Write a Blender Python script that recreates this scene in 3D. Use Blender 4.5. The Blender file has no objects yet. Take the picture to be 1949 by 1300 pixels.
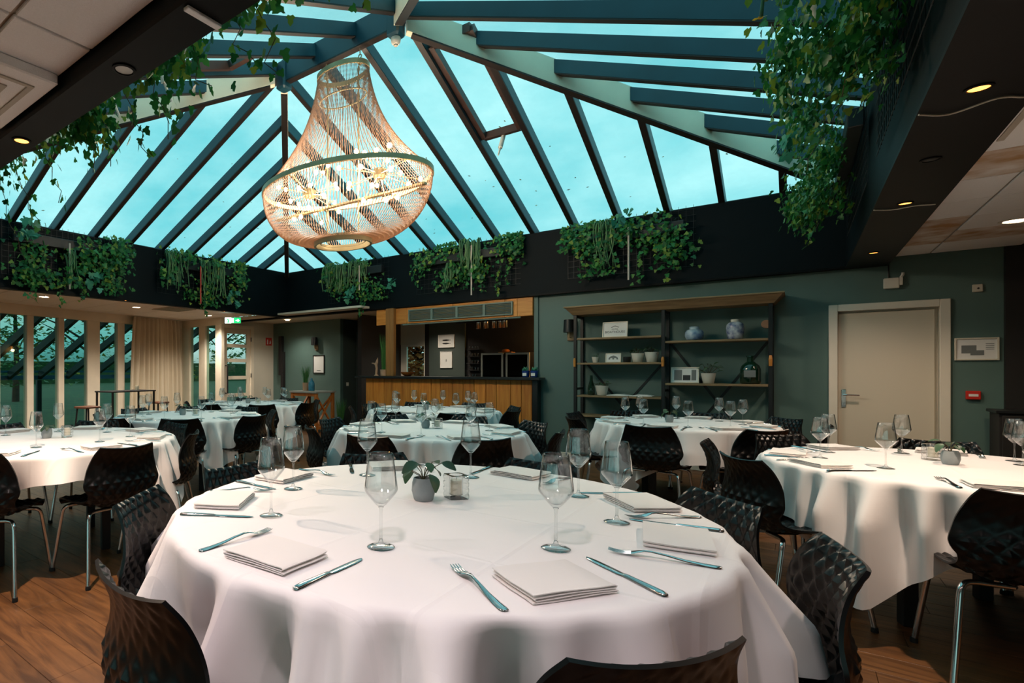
import bpy, math, random
from mathutils import Vector, Matrix
random.seed(7)
C = bpy.context.scene.collection
sc = bpy.context.scene
PI = math.pi

# ------------------------------------------------------------------ camera
EYE = 1.27
FPX, CXP, HYP = 1040.0, 640.0, 705.0          # focal length and principal point of the photograph (1949 x 1300)
CA, SA = 0.7636, 0.6457
_n = math.hypot(CA, SA); CA /= _n; SA /= _n
cam_d = bpy.data.cameras.new('camera')
cam = bpy.data.objects.new('camera', cam_d)
C.objects.link(cam)
cam.location = (0, 0, EYE)
cam.rotation_euler = (PI/2, 0, math.atan2(SA, CA))
cam_d.sensor_fit = 'HORIZONTAL'
cam_d.sensor_width = 36.0
cam_d.lens = 36.0*FPX/1949.0
cam_d.shift_x = (974.5-CXP)/1949.0
cam_d.shift_y = (HYP-650.0)/1949.0
cam_d.clip_start = 0.05
cam_d.clip_end = 300
cam_d.dof.use_dof = False
sc.camera = cam

# ------------------------------------------------------------------ view, exposure
sc.view_settings.view_transform = 'Standard'
sc.view_settings.look = 'None'
sc.view_settings.gamma = 1.0
sc.view_settings.use_curve_mapping = False
sc.view_settings.exposure = 1.75
sc.cycles.use_denoising = True
sc.cycles.max_bounces = 14
sc.cycles.diffuse_bounces = 4
sc.cycles.transmission_bounces = 14
sc.cycles.transparent_max_bounces = 32
sc.cycles.caustics_reflective = False
sc.cycles.caustics_refractive = False
sc.cycles.sample_clamp_indirect = 6.0

# ------------------------------------------------------------------ sky: overcast, teal, brighter cloud patches
def srgb(r, g, b):
    f = lambda c: (c/255/12.92) if c/255 <= 0.04045 else ((c/255+0.055)/1.055)**2.4
    return (f(r), f(g), f(b), 1.0)
world = bpy.data.worlds.new('sky')
sc.world = world
world.use_nodes = True
wn, wl = world.node_tree.nodes, world.node_tree.links
wn.clear()
w_out = wn.new('ShaderNodeOutputWorld'); w_bg = wn.new('ShaderNodeBackground')
w_tc = wn.new('ShaderNodeTexCoord'); w_map = wn.new('ShaderNodeMapping'); w_no = wn.new('ShaderNodeTexNoise')
w_map.inputs['Scale'].default_value = (1.0, 1.0, 2.2)
w_no.inputs['Scale'].default_value = 2.6; w_no.inputs['Detail'].default_value = 5; w_no.inputs['Roughness'].default_value = 0.55
w_r = wn.new('ShaderNodeValToRGB')
w_r.color_ramp.elements[0].position = 0.36; w_r.color_ramp.elements[0].color = srgb(124, 196, 202)
w_r.color_ramp.elements[1].position = 0.66; w_r.color_ramp.elements[1].color = srgb(214, 234, 232)
w_sep = wn.new('ShaderNodeSeparateXYZ')
w_g = wn.new('ShaderNodeMapRange'); w_g.inputs['From Min'].default_value = -0.02; w_g.inputs['From Max'].default_value = 0.05
w_mix = wn.new('ShaderNodeMix'); w_mix.data_type = 'RGBA'
w_mix.inputs['A'].default_value = srgb(40, 66, 52)
wl.new(w_tc.outputs['Generated'], w_map.inputs['Vector']); wl.new(w_map.outputs[0], w_no.inputs['Vector'])
wl.new(w_no.outputs['Fac'], w_r.inputs['Fac']); wl.new(w_tc.outputs['Generated'], w_sep.inputs[0])
wl.new(w_sep.outputs['Z'], w_g.inputs['Value']); wl.new(w_g.outputs[0], w_mix.inputs['Factor'])
wl.new(w_r.outputs['Color'], w_mix.inputs['B']); wl.new(w_mix.outputs['Result'], w_bg.inputs['Color'])
w_bg.inputs['Strength'].default_value = 0.42
wl.new(w_bg.outputs[0], w_out.inputs[0])

# ------------------------------------------------------------------ helpers: pixel of the photograph -> point on a plane of the room
def at_h(px, py, h):
    Z = (EYE-h)*FPX/(py-HYP); X = (px-CXP)/FPX*Z
    return Vector((CA*X-SA*Z, SA*X+CA*Z, h))
def at_y(px, py, ry):
    a = (px-CXP)/FPX; Z = ry/(SA*a+CA); X = a*Z
    return Vector((CA*X-SA*Z, ry, EYE+(HYP-py)/FPX*Z))
def at_x(px, py, rx):
    a = (px-CXP)/FPX; Z = rx/(CA*a-SA); X = a*Z
    return Vector((rx, SA*X+CA*Z, EYE+(HYP-py)/FPX*Z))

# ------------------------------------------------------------------ materials
MATS = {}
def nd(nt, kind, **inp):
    n = nt.nodes.new(kind)
    for k, v in inp.items():
        n.inputs[k.replace('_', ' ')].default_value = v
    return n
def mat(name, col, rough=0.5, metal=0.0, spec=0.5, var=0.0, vscale=6.0, bump=0.0, bscale=40.0, island=0.0, col2=None, stretch=None, emit=None, estr=0.0, trans=0.0, coat=0.0, sheen=0.0):
    if name in MATS: return MATS[name]
    m = bpy.data.materials.new(name); m.use_nodes = True
    nt = m.node_tree; b = nt.nodes['Principled BSDF']
    b.inputs['Roughness'].default_value = rough
    b.inputs['Metallic'].default_value = metal
    b.inputs['Specular IOR Level'].default_value = spec
    b.inputs['Coat Weight'].default_value = coat
    b.inputs['Sheen Weight'].default_value = sheen
    c = srgb(*col); c2 = srgb(*col2) if col2 else tuple(min(1, x*(1+var)) for x in c[:3])+(1,)
    c1 = c if col2 else tuple(x*(1-var) for x in c[:3])+(1,)
    tc = nd(nt, 'ShaderNodeTexCoord'); mp = nd(nt, 'ShaderNodeMapping')
    if stretch: mp.inputs['Scale'].default_value = stretch
    nt.links.new(tc.outputs['Object'], mp.inputs['Vector'])
    no = nd(nt, 'ShaderNodeTexNoise', Scale=vscale, Detail=5.0)
    nt.links.new(mp.outputs[0], no.inputs['Vector'])
    rp = nd(nt, 'ShaderNodeValToRGB')
    rp.color_ramp.elements[0].position = 0.3; rp.color_ramp.elements[0].color = c1
    rp.color_ramp.elements[1].position = 0.7; rp.color_ramp.elements[1].color = c2
    nt.links.new(no.outputs['Fac'], rp.inputs['Fac'])
    last = rp.outputs['Color']
    if island:
        ge = nd(nt, 'ShaderNodeNewGeometry'); oi = nd(nt, 'ShaderNodeObjectInfo')
        ad = nd(nt, 'ShaderNodeMath'); ad.operation = 'ADD'
        nt.links.new(ge.outputs['Random Per Island'], ad.inputs[0]); nt.links.new(oi.outputs['Random'], ad.inputs[1])
        fr = nd(nt, 'ShaderNodeMath'); fr.operation = 'FRACT'; nt.links.new(ad.outputs[0], fr.inputs[0])
        mr = nd(nt, 'ShaderNodeMapRange'); mr.inputs['To Min'].default_value = 1-island; mr.inputs['To Max'].default_value = 1+island
        nt.links.new(fr.outputs[0], mr.inputs['Value'])
        hs = nd(nt, 'ShaderNodeHueSaturation'); nt.links.new(mr.outputs[0], hs.inputs['Value']); nt.links.new(last, hs.inputs['Color'])
        last = hs.outputs['Color']
    nt.links.new(last, b.inputs['Base Color'])
    if bump:
        bn = nd(nt, 'ShaderNodeTexNoise', Scale=bscale, Detail=3.0); nt.links.new(mp.outputs[0], bn.inputs['Vector'])
        bu = nd(nt, 'ShaderNodeBump', Strength=bump, Distance=0.01); nt.links.new(bn.outputs['Fac'], bu.inputs['Height'])
        nt.links.new(bu.outputs[0], b.inputs['Normal'])
    if emit:
        b.inputs['Emission Color'].default_value = srgb(*emit); b.inputs['Emission Strength'].default_value = estr
    MATS[name] = m
    return m
def schlick(nt, k=1.0):
    lw = nd(nt, 'ShaderNodeLayerWeight', Blend=0.5)
    pw = nd(nt, 'ShaderNodeMath'); pw.operation = 'POWER'; pw.inputs[1].default_value = 5.0; nt.links.new(lw.outputs['Facing'], pw.inputs[0])
    ma = nd(nt, 'ShaderNodeMath'); ma.operation = 'MULTIPLY_ADD'; ma.inputs[1].default_value = 0.9*k; ma.inputs[2].default_value = 0.035*k; ma.use_clamp = True
    nt.links.new(pw.outputs[0], ma.inputs[0]); return ma
def mat_pane(name, tint, gloss=1.0, haze=0.0, hazecol=(200, 225, 225), rough=0.0, streak=False):
    """a clear sheet: tinted see-through, Fresnel reflection, a film of dust"""
    m = bpy.data.materials.new(name); m.use_nodes = True; nt = m.node_tree; nt.nodes.clear()
    out = nd(nt, 'ShaderNodeOutputMaterial'); tr = nd(nt, 'ShaderNodeBsdfTransparent', Color=srgb(*tint))
    gl = nd(nt, 'ShaderNodeBsdfGlossy', Roughness=rough); mu = schlick(nt, gloss*0.6)
    mx = nd(nt, 'ShaderNodeMixShader'); nt.links.new(mu.outputs[0], mx.inputs[0]); nt.links.new(tr.outputs[0], mx.inputs[1]); nt.links.new(gl.outputs[0], mx.inputs[2])
    last = mx
    if haze:
        tl = nd(nt, 'ShaderNodeBsdfTranslucent', Color=srgb(*hazecol))
        tc = nd(nt, 'ShaderNodeTexCoord'); mp = nd(nt, 'ShaderNodeMapping')
        mp.inputs['Scale'].default_value = (1, 1, 1) if not streak else streak
        no = nd(nt, 'ShaderNodeTexNoise', Scale=2.5, Detail=6.0); mr = nd(nt, 'ShaderNodeMapRange')
        mr.inputs['From Min'].default_value = 0.35; mr.inputs['From Max'].default_value = 0.75; mr.inputs['To Max'].default_value = haze*2
        nt.links.new(tc.outputs['Object'], mp.inputs[0]); nt.links.new(mp.outputs[0], no.inputs['Vector']); nt.links.new(no.outputs['Fac'], mr.inputs['Value'])
        m2 = nd(nt, 'ShaderNodeMixShader'); nt.links.new(mr.outputs[0], m2.inputs[0]); nt.links.new(mx.outputs[0], m2.inputs[1]); nt.links.new(tl.outputs[0], m2.inputs[2])
        last = m2
    nt.links.new(last.outputs[0], out.inputs[0])
    MATS[name] = m
    return m
def mat_glass(name, part=0.5, mid=0.87, pos=0.84):
    """thin clear glass: see-through, darker where seen edge-on, Fresnel reflections"""
    m = bpy.data.materials.new(name); m.use_nodes = True; nt = m.node_tree; nt.nodes.clear()
    out = nd(nt, 'ShaderNodeOutputMaterial'); tr = nd(nt, 'ShaderNodeBsdfTransparent')
    lw = nd(nt, 'ShaderNodeLayerWeight', Blend=0.5)
    rp = nd(nt, 'ShaderNodeValToRGB'); e = rp.color_ramp.elements
    e[0].position = 0.45; e[0].color = (0.985, 0.992, 0.992, 1); e[1].position = 0.985; e[1].color = (0.33, 0.38, 0.39, 1)
    k = e.new(pos); k.color = (mid, mid+0.03, mid+0.03, 1)
    nt.links.new(lw.outputs['Facing'], rp.inputs[0]); nt.links.new(rp.outputs[0], tr.inputs['Color'])
    gl = nd(nt, 'ShaderNodeBsdfGlossy', Roughness=0.0); mu = schlick(nt, part)
    mx = nd(nt, 'ShaderNodeMixShader'); nt.links.new(mu.outputs[0], mx.inputs[0]); nt.links.new(tr.outputs[0], mx.inputs[1]); nt.links.new(gl.outputs[0], mx.inputs[2])
    nt.links.new(mx.outputs[0], out.inputs[0]); MATS[name] = m
    return m
def mat_leaf(name, c1, c2, c3):
    m = bpy.data.materials.new(name); m.use_nodes = True; nt = m.node_tree; b = nt.nodes['Principled BSDF']; out = nt.nodes['Material Output']
    ge = nd(nt, 'ShaderNodeNewGeometry'); oi = nd(nt, 'ShaderNodeObjectInfo'); ad = nd(nt, 'ShaderNodeMath'); ad.operation = 'ADD'
    nt.links.new(ge.outputs['Random Per Island'], ad.inputs[0]); nt.links.new(oi.outputs['Random'], ad.inputs[1])
    fr = nd(nt, 'ShaderNodeMath'); fr.operation = 'FRACT'; nt.links.new(ad.outputs[0], fr.inputs[0])
    rp = nd(nt, 'ShaderNodeValToRGB'); e = rp.color_ramp.elements
    e[0].position = 0.0; e[0].color = srgb(*c1); e[1].position = 1.0; e[1].color = srgb(*c3)
    k = e.new(0.7); k.color = srgb(*c2)
    nt.links.new(fr.outputs[0], rp.inputs[0]); nt.links.new(rp.outputs[0], b.inputs['Base Color'])
    b.inputs['Roughness'].default_value = 0.45
    tl = nd(nt, 'ShaderNodeBsdfTranslucent'); nt.links.new(rp.outputs[0], tl.inputs['Color'])
    mx = nd(nt, 'ShaderNodeMixShader'); mx.inputs[0].default_value = 0.3
    nt.links.new(b.outputs[0], mx.inputs[1]); nt.links.new(tl.outputs[0], mx.inputs[2]); nt.links.new(mx.outputs[0], out.inputs[0])
    MATS[name] = m
    return m

# ------------------------------------------------------------------ mesh builder
class MB:
    def __init__(s): s.v = []; s.f = []
    def add(s, vs, fs):
        o = len(s.v); s.v += [tuple(x) for x in vs]; s.f += [tuple(i+o for i in f) for f in fs]; return s
    def hexa(s, p):   # p: 8 points, bottom ring 0-3 (ccw from above), top ring 4-7
        return s.add(p, [(3, 2, 1, 0), (4, 5, 6, 7), (0, 1, 5, 4), (1, 2, 6, 5), (2, 3, 7, 6), (3, 0, 4, 7)])
    def box(s, x0, x1, y0, y1, z0, z1):
        return s.hexa([(x0, y0, z0), (x1, y0, z0), (x1, y1, z0), (x0, y1, z0), (x0, y0, z1), (x1, y0, z1), (x1, y1, z1), (x0, y1, z1)])
    def bbox(s, x0, x1, y0, y1, z0, z1, b=0.004):   # box with chamfered long edges (cheap bevel)
        xs = [(x0+b, y0), (x1-b, y0), (x1, y0+b), (x1, y1-b), (x1-b, y1), (x0+b, y1), (x0, y1-b), (x0, y0+b)]
        def ins(z, k):
            cx, cy = (x0+x1)/2, (y0+y1)/2
            return [(cx+(x-cx)*(1-k*2*b/max(x1-x0, 1e-6)), cy+(y-cy)*(1-k*2*b/max(y1-y0, 1e-6)), z) for x, y in xs]
        r = [ins(z0, 1), ins(z0+b, 0), ins(z1-b, 0), ins(z1, 1)]
        vs = sum(r, []); fs = [tuple(reversed(range(8))), tuple(range(24, 32))]
        for k in range(3):
            for i in range(8): fs.append((k*8+i, k*8+(i+1) % 8, (k+1)*8+(i+1) % 8, (k+1)*8+i))
        return s.add(vs, fs)
    def tube(s, pts, r, n=8, caps=True, closed=False):
        P = [Vector(p) for p in pts]; N = len(P); vs = []; fs = []
        rr = r if isinstance(r, (list, tuple)) else [r]*N
        prev = None
        for i in range(N):
            t = (P[(i+1) % N]-P[i-1]) if closed else (P[min(i+1, N-1)]-P[max(i-1, 0)])
            t.normalize()
            if prev is None:
                up = Vector((0, 0, 1)) if abs(t.z) < 0.9 else Vector((1, 0, 0))
                u = t.cross(up).normalized()
            else:
                u = (prev-t*prev.dot(t)).normalized()
            prev = u; w = t.cross(u)
            for k in range(n):
                a = 2*PI*k/n; vs.append(P[i]+(u*math.cos(a)+w*math.sin(a))*rr[i])
        M = N if closed else N-1
        for i in range(M):
            j = (i+1) % N
            for k in range(n): fs.append((i*n+k, i*n+(k+1) % n, j*n+(k+1) % n, j*n+k))
        if caps and not closed: fs += [tuple(reversed(range(n))), tuple(range((N-1)*n, N*n))]
        return s.add(vs, fs)
    def lathe(s, prof, n=24, cx=0, cy=0, cz=0):   # prof: (r, z) from bottom to top; r = 0 closes
        vs = []; fs = []; rings = []
        for r, z in prof:
            if r <= 1e-6: rings.append([len(vs)]); vs.append((cx, cy, cz+z))
            else:
                rings.append(list(range(len(vs), len(vs)+n)))
                vs += [(cx+r*math.cos(2*PI*k/n), cy+r*math.sin(2*PI*k/n), cz+z) for k in range(n)]
        for a, b in zip(rings, rings[1:]):
            for k in range(n):
                k2 = (k+1) % n
                if len(a) == 1 and len(b) == 1: continue
                if len(a) == 1: fs.append((a[0], b[k2], b[k]))
                elif len(b) == 1: fs.append((a[k], a[k2], b[0]))
                else: fs.append((a[k], a[k2], b[k2], b[k]))
        return s.add(vs, fs)
    def prism(s, poly, axis, a0, a1):   # poly: 2D points; axis 'x','y','z' is the extrusion direction
        def p3(q, a): return {'x': (a, q[0], q[1]), 'y': (q[0], a, q[1]), 'z': (q[0], q[1], a)}[axis]
        n = len(poly); vs = [p3(q, a0) for q in poly]+[p3(q, a1) for q in poly]
        fs = [tuple(reversed(range(n))), tuple(range(n, 2*n))]+[(i, (i+1) % n, n+(i+1) % n, n+i) for i in range(n)]
        return s.add(vs, fs)
    def bar(s, a, b, w, h, up=(0, 0, 1)):   # rectangular bar from a to b
        a, b = Vector(a), Vector(b); t = (b-a).normalized(); up = Vector(up)
        u = t.cross(up).normalized(); v = u.cross(t)
        q = [(-w/2, -h/2), (w/2, -h/2), (w/2, h/2), (-w/2, h/2)]
        vs = [a+u*x+v*y for x, y in q]+[b+u*x+v*y for x, y in q]
        return s.add(vs, [(3, 2, 1, 0), (4, 5, 6, 7), (0, 1, 5, 4), (1, 2, 6, 5), (2, 3, 7, 6), (3, 0, 4, 7)])
    def xf(s, M):
        s.v = [tuple(M @ Vector(p)) for p in s.v]; return s
    def mesh(s, name, m, smooth=False):
        me = bpy.data.meshes.new(name); me.from_pydata(s.v, [], s.f); me.update()
        import bmesh
        bm = bmesh.new(); bm.from_mesh(me); bmesh.ops.recalc_face_normals(bm, faces=bm.faces); bm.to_mesh(me); bm.free()
        if m is not None: me.materials.append(m)
        if smooth:
            me.polygons.foreach_set('use_smooth', [True]*len(me.polygons))
            if smooth != 'all': me.set_sharp_from_angle(angle=math.radians(smooth if smooth is not True else 40))
        return me
    def build(s, name, m, parent=None, loc=None, smooth=False):
        return link(name, s.mesh(name, m, smooth), parent, loc)
def link(name, me, parent=None, loc=None, rz=0.0):
    o = bpy.data.objects.new(name, me); C.objects.link(o)
    if parent is not None: o.parent = parent
    if loc is not None: o.location = loc
    if rz: o.rotation_euler = (0, 0, rz)
    return o
LABELS = {}
def tag(o, label=None, cat=None, group=None, kind=None):
    if label: o['label'] = label
    if cat: o['category'] = cat
    if group: o['group'] = group
    if kind: o['kind'] = kind
    return o
def thing(name, label, cat, loc=(0, 0, 0), rz=0.0, group=None, kind=None):
    return tag(link(name, None, None, loc, rz), label, cat, group, kind)
def struct(name, label=None, loc=(0, 0, 0)):
    o = link(name, None, None, loc); o['kind'] = 'structure'
    if label: o['label'] = label
    return o
def dup(root, loc, rz=0.0, label=None, group=None, scale=None):
    r = root.copy(); C.objects.link(r); r.location = loc; r.rotation_euler = (0, 0, rz)
    if label: r['label'] = label
    if group: r['group'] = group
    if scale: r.scale = (scale,)*3
    for ch in KIDS.get(root.name) or list(root.children):
        c = ch.copy(); C.objects.link(c); c.parent = r
        for g in list(ch.children):
            d = g.copy(); C.objects.link(d); d.parent = c
    return r
KIDS = {}
def catmull(pts, n):
    P = [Vector(p) for p in pts]; P = [P[0]*2-P[1]]+P+[P[-1]*2-P[-2]]; out = []
    for i in range(1, len(P)-2):
        for k in range(n):
            t = k/n; a, b, c, d = P[i-1], P[i], P[i+1], P[i+2]
            out.append(0.5*((2*b)+(c-a)*t+(2*a-5*b+4*c-d)*t*t+(3*b-a-3*c+d)*t**3))
    out.append(P[-2]); return out
# ------------------------------------------------------------------ palette
M_roofsteel = mat('teal painted rafter', (14, 62, 78), 0.45, var=0.15, vscale=3)
M_hip = mat('pale painted beam', (232, 228, 204), 0.5, var=0.06, vscale=3)
M_darkcap = mat('dark brown strip', (26, 20, 18), 0.5, var=0.2)
M_winframe = mat('dark brown window frame', (58, 40, 34), 0.45, var=0.2)
M_fascia = mat('black green painted board', (4, 15, 20), 0.6, spec=0.15, var=0.12, vscale=2.5, bump=0.03, bscale=120)
M_soffit = mat('black soffit board', (6, 8, 9), 0.55, spec=0.15, var=0.15, vscale=3)
M_wall = mat('teal green painted wall', (80, 107, 102), 0.6, var=0.05, vscale=1.5, bump=0.05, bscale=90)
M_wallgrey = mat('dark grey green wall', (62, 74, 70), 0.65, var=0.06, vscale=2)
M_wallcream = mat('cream painted wall', (205, 200, 184), 0.6, var=0.03, vscale=2)
M_cream = mat('cream window paint', (224, 214, 194), 0.45, var=0.05, vscale=4)
M_black = mat('black wall', (22, 20, 20), 0.7, var=0.2)
M_tile = mat('mineral ceiling tile', (234, 236, 236), 0.9, var=0.035, vscale=220, bump=0.25, bscale=260)
M_tilestain = mat('water stained ceiling tile', (230, 230, 226), 0.9, col2=(176, 138, 92), vscale=5, bump=0.25, bscale=260)
M_grid = mat('ceiling grid', (176, 170, 156), 0.6)
M_pane_roof = mat_pane('skylight glass', (224, 250, 252), 0.7, haze=0.03, hazecol=(215, 235, 235), streak=(3, 3, 1))
M_pane = mat_pane('window glass', (228, 242, 238), 1.0)
M_pane_dark = mat_pane('fridge glass', (120, 125, 120), 1.0)
M_glass = mat_glass('wine glass crystal', 3.0, 0.85, 0.8)
M_glass_thick = mat_glass('pressed glass', 4.0, 0.72, 0.62)
M_chair = mat('black polypropylene', (7, 8, 9), 0.30, var=0.1, spec=0.3)
M_chrome = mat('chrome', (205, 205, 205), 0.16, metal=1.0)
M_steel = mat('polished cutlery steel', (208, 210, 212), 0.13, metal=1.0)
M_rubber = mat('black rubber', (20, 20, 20), 0.8)
M_tabletop = mat('brown tabletop', (96, 70, 50), 0.5, var=0.2)
M_tableleg = mat('black table leg', (22, 22, 23), 0.5)
M_napkin = mat('white napkin linen', (232, 226, 222), 0.85, var=0.015, bump=0.05, bscale=600, sheen=0.2)
M_pot = mat('grey concrete pot', (138, 146, 148), 0.7, var=0.08, vscale=20)
M_soil = mat('potting soil', (38, 28, 20), 0.95, var=0.3, vscale=60)
M_wax = mat('candle wax', (232, 222, 196), 0.5, spec=0.4)
M_wick = mat('wick', (30, 26, 24), 0.9)
M_leafdark = mat_leaf('dark house plant leaf', (38, 66, 44), (58, 92, 62), (92, 122, 92))
M_ivy = mat_leaf('ivy leaf', (24, 84, 42), (56, 138, 64), (140, 160, 56))
M_ivyteal = mat_leaf('blue green leaf', (40, 110, 90), (66, 150, 118), (96, 170, 140))
M_rhips = mat_leaf('pale hanging stem', (78, 128, 88), (112, 156, 104), (140, 172, 120))
M_stem = mat('plant stem', (70, 62, 36), 0.8, var=0.2)
M_wire = mat('black wire trellis', (24, 30, 32), 0.5)
M_whiteplastic = mat('white plastic', (214, 210, 198), 0.4)
M_pinkplastic = mat('pale water tube', (206, 188, 176), 0.4)
M_oak = mat('honey oak board', (180, 114, 44), 0.5, col2=(204, 142, 66), vscale=3, stretch=(1, 8, 8), island=0.18, bump=0.1, bscale=20)
M_oakv = mat('vertical barn board', (170, 100, 30), 0.55, col2=(200, 134, 52), vscale=3, stretch=(9, 9, 0.7), island=0.2, bump=0.12, bscale=14)
M_post = mat('rough timber post', (150, 104, 50), 0.6, col2=(120, 82, 40), vscale=3, stretch=(9, 9, 0.8), bump=0.15, bscale=16)
M_counter = mat('black counter slab', (18, 20, 22), 0.35)
M_greygrille = mat('grey green grille', (104, 122, 114), 0.5)
M_shelfwood = mat('weathered shelf wood', (150, 124, 88), 0.6, col2=(110, 88, 60), vscale=3, stretch=(1, 8, 8), bump=0.15, bscale=18)
M_blacksteel = mat('black steel', (20, 22, 23), 0.45, metal=0.2)
M_white = mat('white paint', (222, 216, 202), 0.45, var=0.02)
M_doorpaint = mat('door paint', (206, 198, 180), 0.5, var=0.02, vscale=1.2)
M_red = mat('red plastic', (190, 40, 28), 0.4)
M_paper = mat('white paper', (222, 224, 222), 0.7, var=0.01)
M_ink = mat('black ink', (28, 32, 34), 0.6)
M_inkgrey = mat('grey ink', (110, 116, 116), 0.7)
M_whitepot = mat('white ceramic pot', (206, 204, 194), 0.4, var=0.03)
M_blue = mat('cobalt glaze', (32, 62, 128), 0.25, var=0.15)
M_bluewhite = mat('pale glazed porcelain', (186, 206, 214), 0.25, col2=(40, 82, 140), vscale=9)
M_cobaltwhite = mat('cobalt and white porcelain', (30, 56, 122), 0.25, col2=(214, 220, 226), vscale=17)
M_greenglass = mat('green bottle glass', (14, 44, 30), 0.1, spec=0.8)
M_teal = mat('teal glazed bottle', (38, 150, 148), 0.3)
M_blueglaze = mat('blue glazed vase', (44, 120, 150), 0.3, var=0.3, vscale=18)
M_terracotta = mat('pale terracotta', (176, 140, 112), 0.7, var=0.1)
M_grass = mat_leaf('reed blade', (36, 110, 48), (64, 140, 64), (110, 150, 70))
M_tan = mat('tan leather', (190, 124, 52), 0.5)
M_woodorange = mat('orange pine', (176, 106, 40), 0.5, col2=(150, 84, 30), vscale=3, stretch=(9, 9, 0.8))
M_greytop = mat('grey table slab', (136, 140, 134), 0.5)
M_curtain = mat('beige curtain', (206, 194, 170), 0.9, var=0.04, vscale=3, sheen=0.3)
M_brass = mat('aged brass', (164, 148, 112), 0.4, metal=0.35, var=0.15)
M_brownstool = mat('brown wood seat', (96, 56, 34), 0.5, var=0.2)
M_lawn = mat('lawn', (26, 56, 34), 0.95, col2=(50, 82, 44), vscale=3)
M_bark = mat('bark', (58, 46, 36), 0.9, var=0.3)
M_tree = mat_leaf('tree leaf', (40, 96, 60), (74, 126, 70), (190, 170, 60))
M_autumn = mat_leaf('autumn leaf', (186, 112, 64), (220, 150, 92), (240, 196, 130))
M_railblue = mat('blue steel rail', (40, 98, 128), 0.4)
M_sunroom = mat('dark sunroom rafter', (26, 40, 44), 0.5)
M_bulb = mat('lit bulb', (255, 226, 170), 0.3, emit=(255, 206, 132), estr=9.0)
M_lamp = mat('lit downlight', (255, 232, 200), 0.3, emit=(255, 150, 62), estr=1.6)
M_lampwhite = mat('lit wide downlight', (255, 236, 210), 0.3, emit=(255, 226, 190), estr=5.0)
M_unlit = mat('unlit lens', (190, 190, 184), 0.3)
M_exit = mat('exit sign green', (20, 150, 84), 0.4, emit=(20, 150, 84), estr=0.9)
M_exitw = mat('exit sign white', (230, 250, 240), 0.4, emit=(230, 250, 240), estr=1.2)
M_bead = None
def mk_cloth():
    m = mat('white tablecloth', (238, 233, 232), 0.85, var=0.012, vscale=3, sheen=0.15)
    nt = m.node_tree; b = nt.nodes['Principled BSDF']
    tc = nd(nt, 'ShaderNodeTexCoord'); sp = nd(nt, 'ShaderNodeSeparateXYZ'); nt.links.new(tc.outputs['Object'], sp.inputs[0])
    hs = []
    for ax in 'XY':   # ironed fold lines, a shallow ridge every 42 cm
        a = nd(nt, 'ShaderNodeMath'); a.operation = 'PINGPONG'; a.inputs[1].default_value = 0.21; nt.links.new(sp.outputs[ax], a.inputs[0])
        r = nd(nt, 'ShaderNodeMapRange'); r.inputs['From Max'].default_value = 0.012; r.inputs['To Min'].default_value = 1.0; r.inputs['To Max'].default_value = 0.0
        nt.links.new(a.outputs[0], r.inputs['Value']); hs.append(r)
    mx = nd(nt, 'ShaderNodeMath'); mx.operation = 'MAXIMUM'; nt.links.new(hs[0].outputs[0], mx.inputs[0]); nt.links.new(hs[1].outputs[0], mx.inputs[1])
    no = nd(nt, 'ShaderNodeTexNoise', Scale=7.0, Detail=4.0); nt.links.new(tc.outputs['Object'], no.inputs['Vector'])
    ad = nd(nt, 'ShaderNodeMath'); ad.operation = 'MULTIPLY_ADD'; ad.inputs[1].default_value = 1.2
    nt.links.new(no.outputs['Fac'], ad.inputs[0]); nt.links.new(mx.outputs[0], ad.inputs[2])
    bu = nd(nt, 'ShaderNodeBump', Strength=0.25, Distance=0.006); nt.links.new(ad.outputs[0], bu.inputs['Height']); nt.links.new(bu.outputs[0], b.inputs['Normal'])
    return m
M_cloth = mk_cloth()
def mk_floor():
    m = mat('oak look floor plank', (74, 45, 23), 0.42, col2=(124, 82, 46), vscale=2.2, stretch=(1.0, 8, 1), island=0.10, bump=0.06, bscale=30)
    nt = m.node_tree
    for n in nt.nodes:
        if n.type == 'TEX_COORD':
            # world-fixed grain, so that copies of one plank do not repeat
            ge = nd(nt, 'ShaderNodeNewGeometry')
            for l in list(n.outputs['Object'].links):
                to = l.to_socket; nt.links.remove(l); nt.links.new(ge.outputs['Position'], to)
    for n in nt.nodes:
        if n.type == 'TEX_NOISE' and abs(n.inputs['Scale'].default_value-2.2) < 0.01: n.inputs['Distortion'].default_value = 1.6; n.inputs['Detail'].default_value = 8
    return m
M_floor = mk_floor()
def mk_bead():
    m = bpy.data.materials.new('bead string'); m.use_nodes = True; nt = m.node_tree; b = nt.nodes['Principled BSDF']; out = nt.nodes['Material Output']
    b.inputs['Base Color'].default_value = srgb(178, 150, 130); b.inputs['Roughness'].default_value = 0.25
    tl = nd(nt, 'ShaderNodeBsdfTranslucent', Color=srgb(182, 152, 126)); mx = nd(nt, 'ShaderNodeMixShader'); mx.inputs[0].default_value = 0.5
    nt.links.new(b.outputs[0], mx.inputs[1]); nt.links.new(tl.outputs[0], mx.inputs[2]); nt.links.new(mx.outputs[0], out.inputs[0])
    return m
M_bead = mk_bead()
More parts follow.
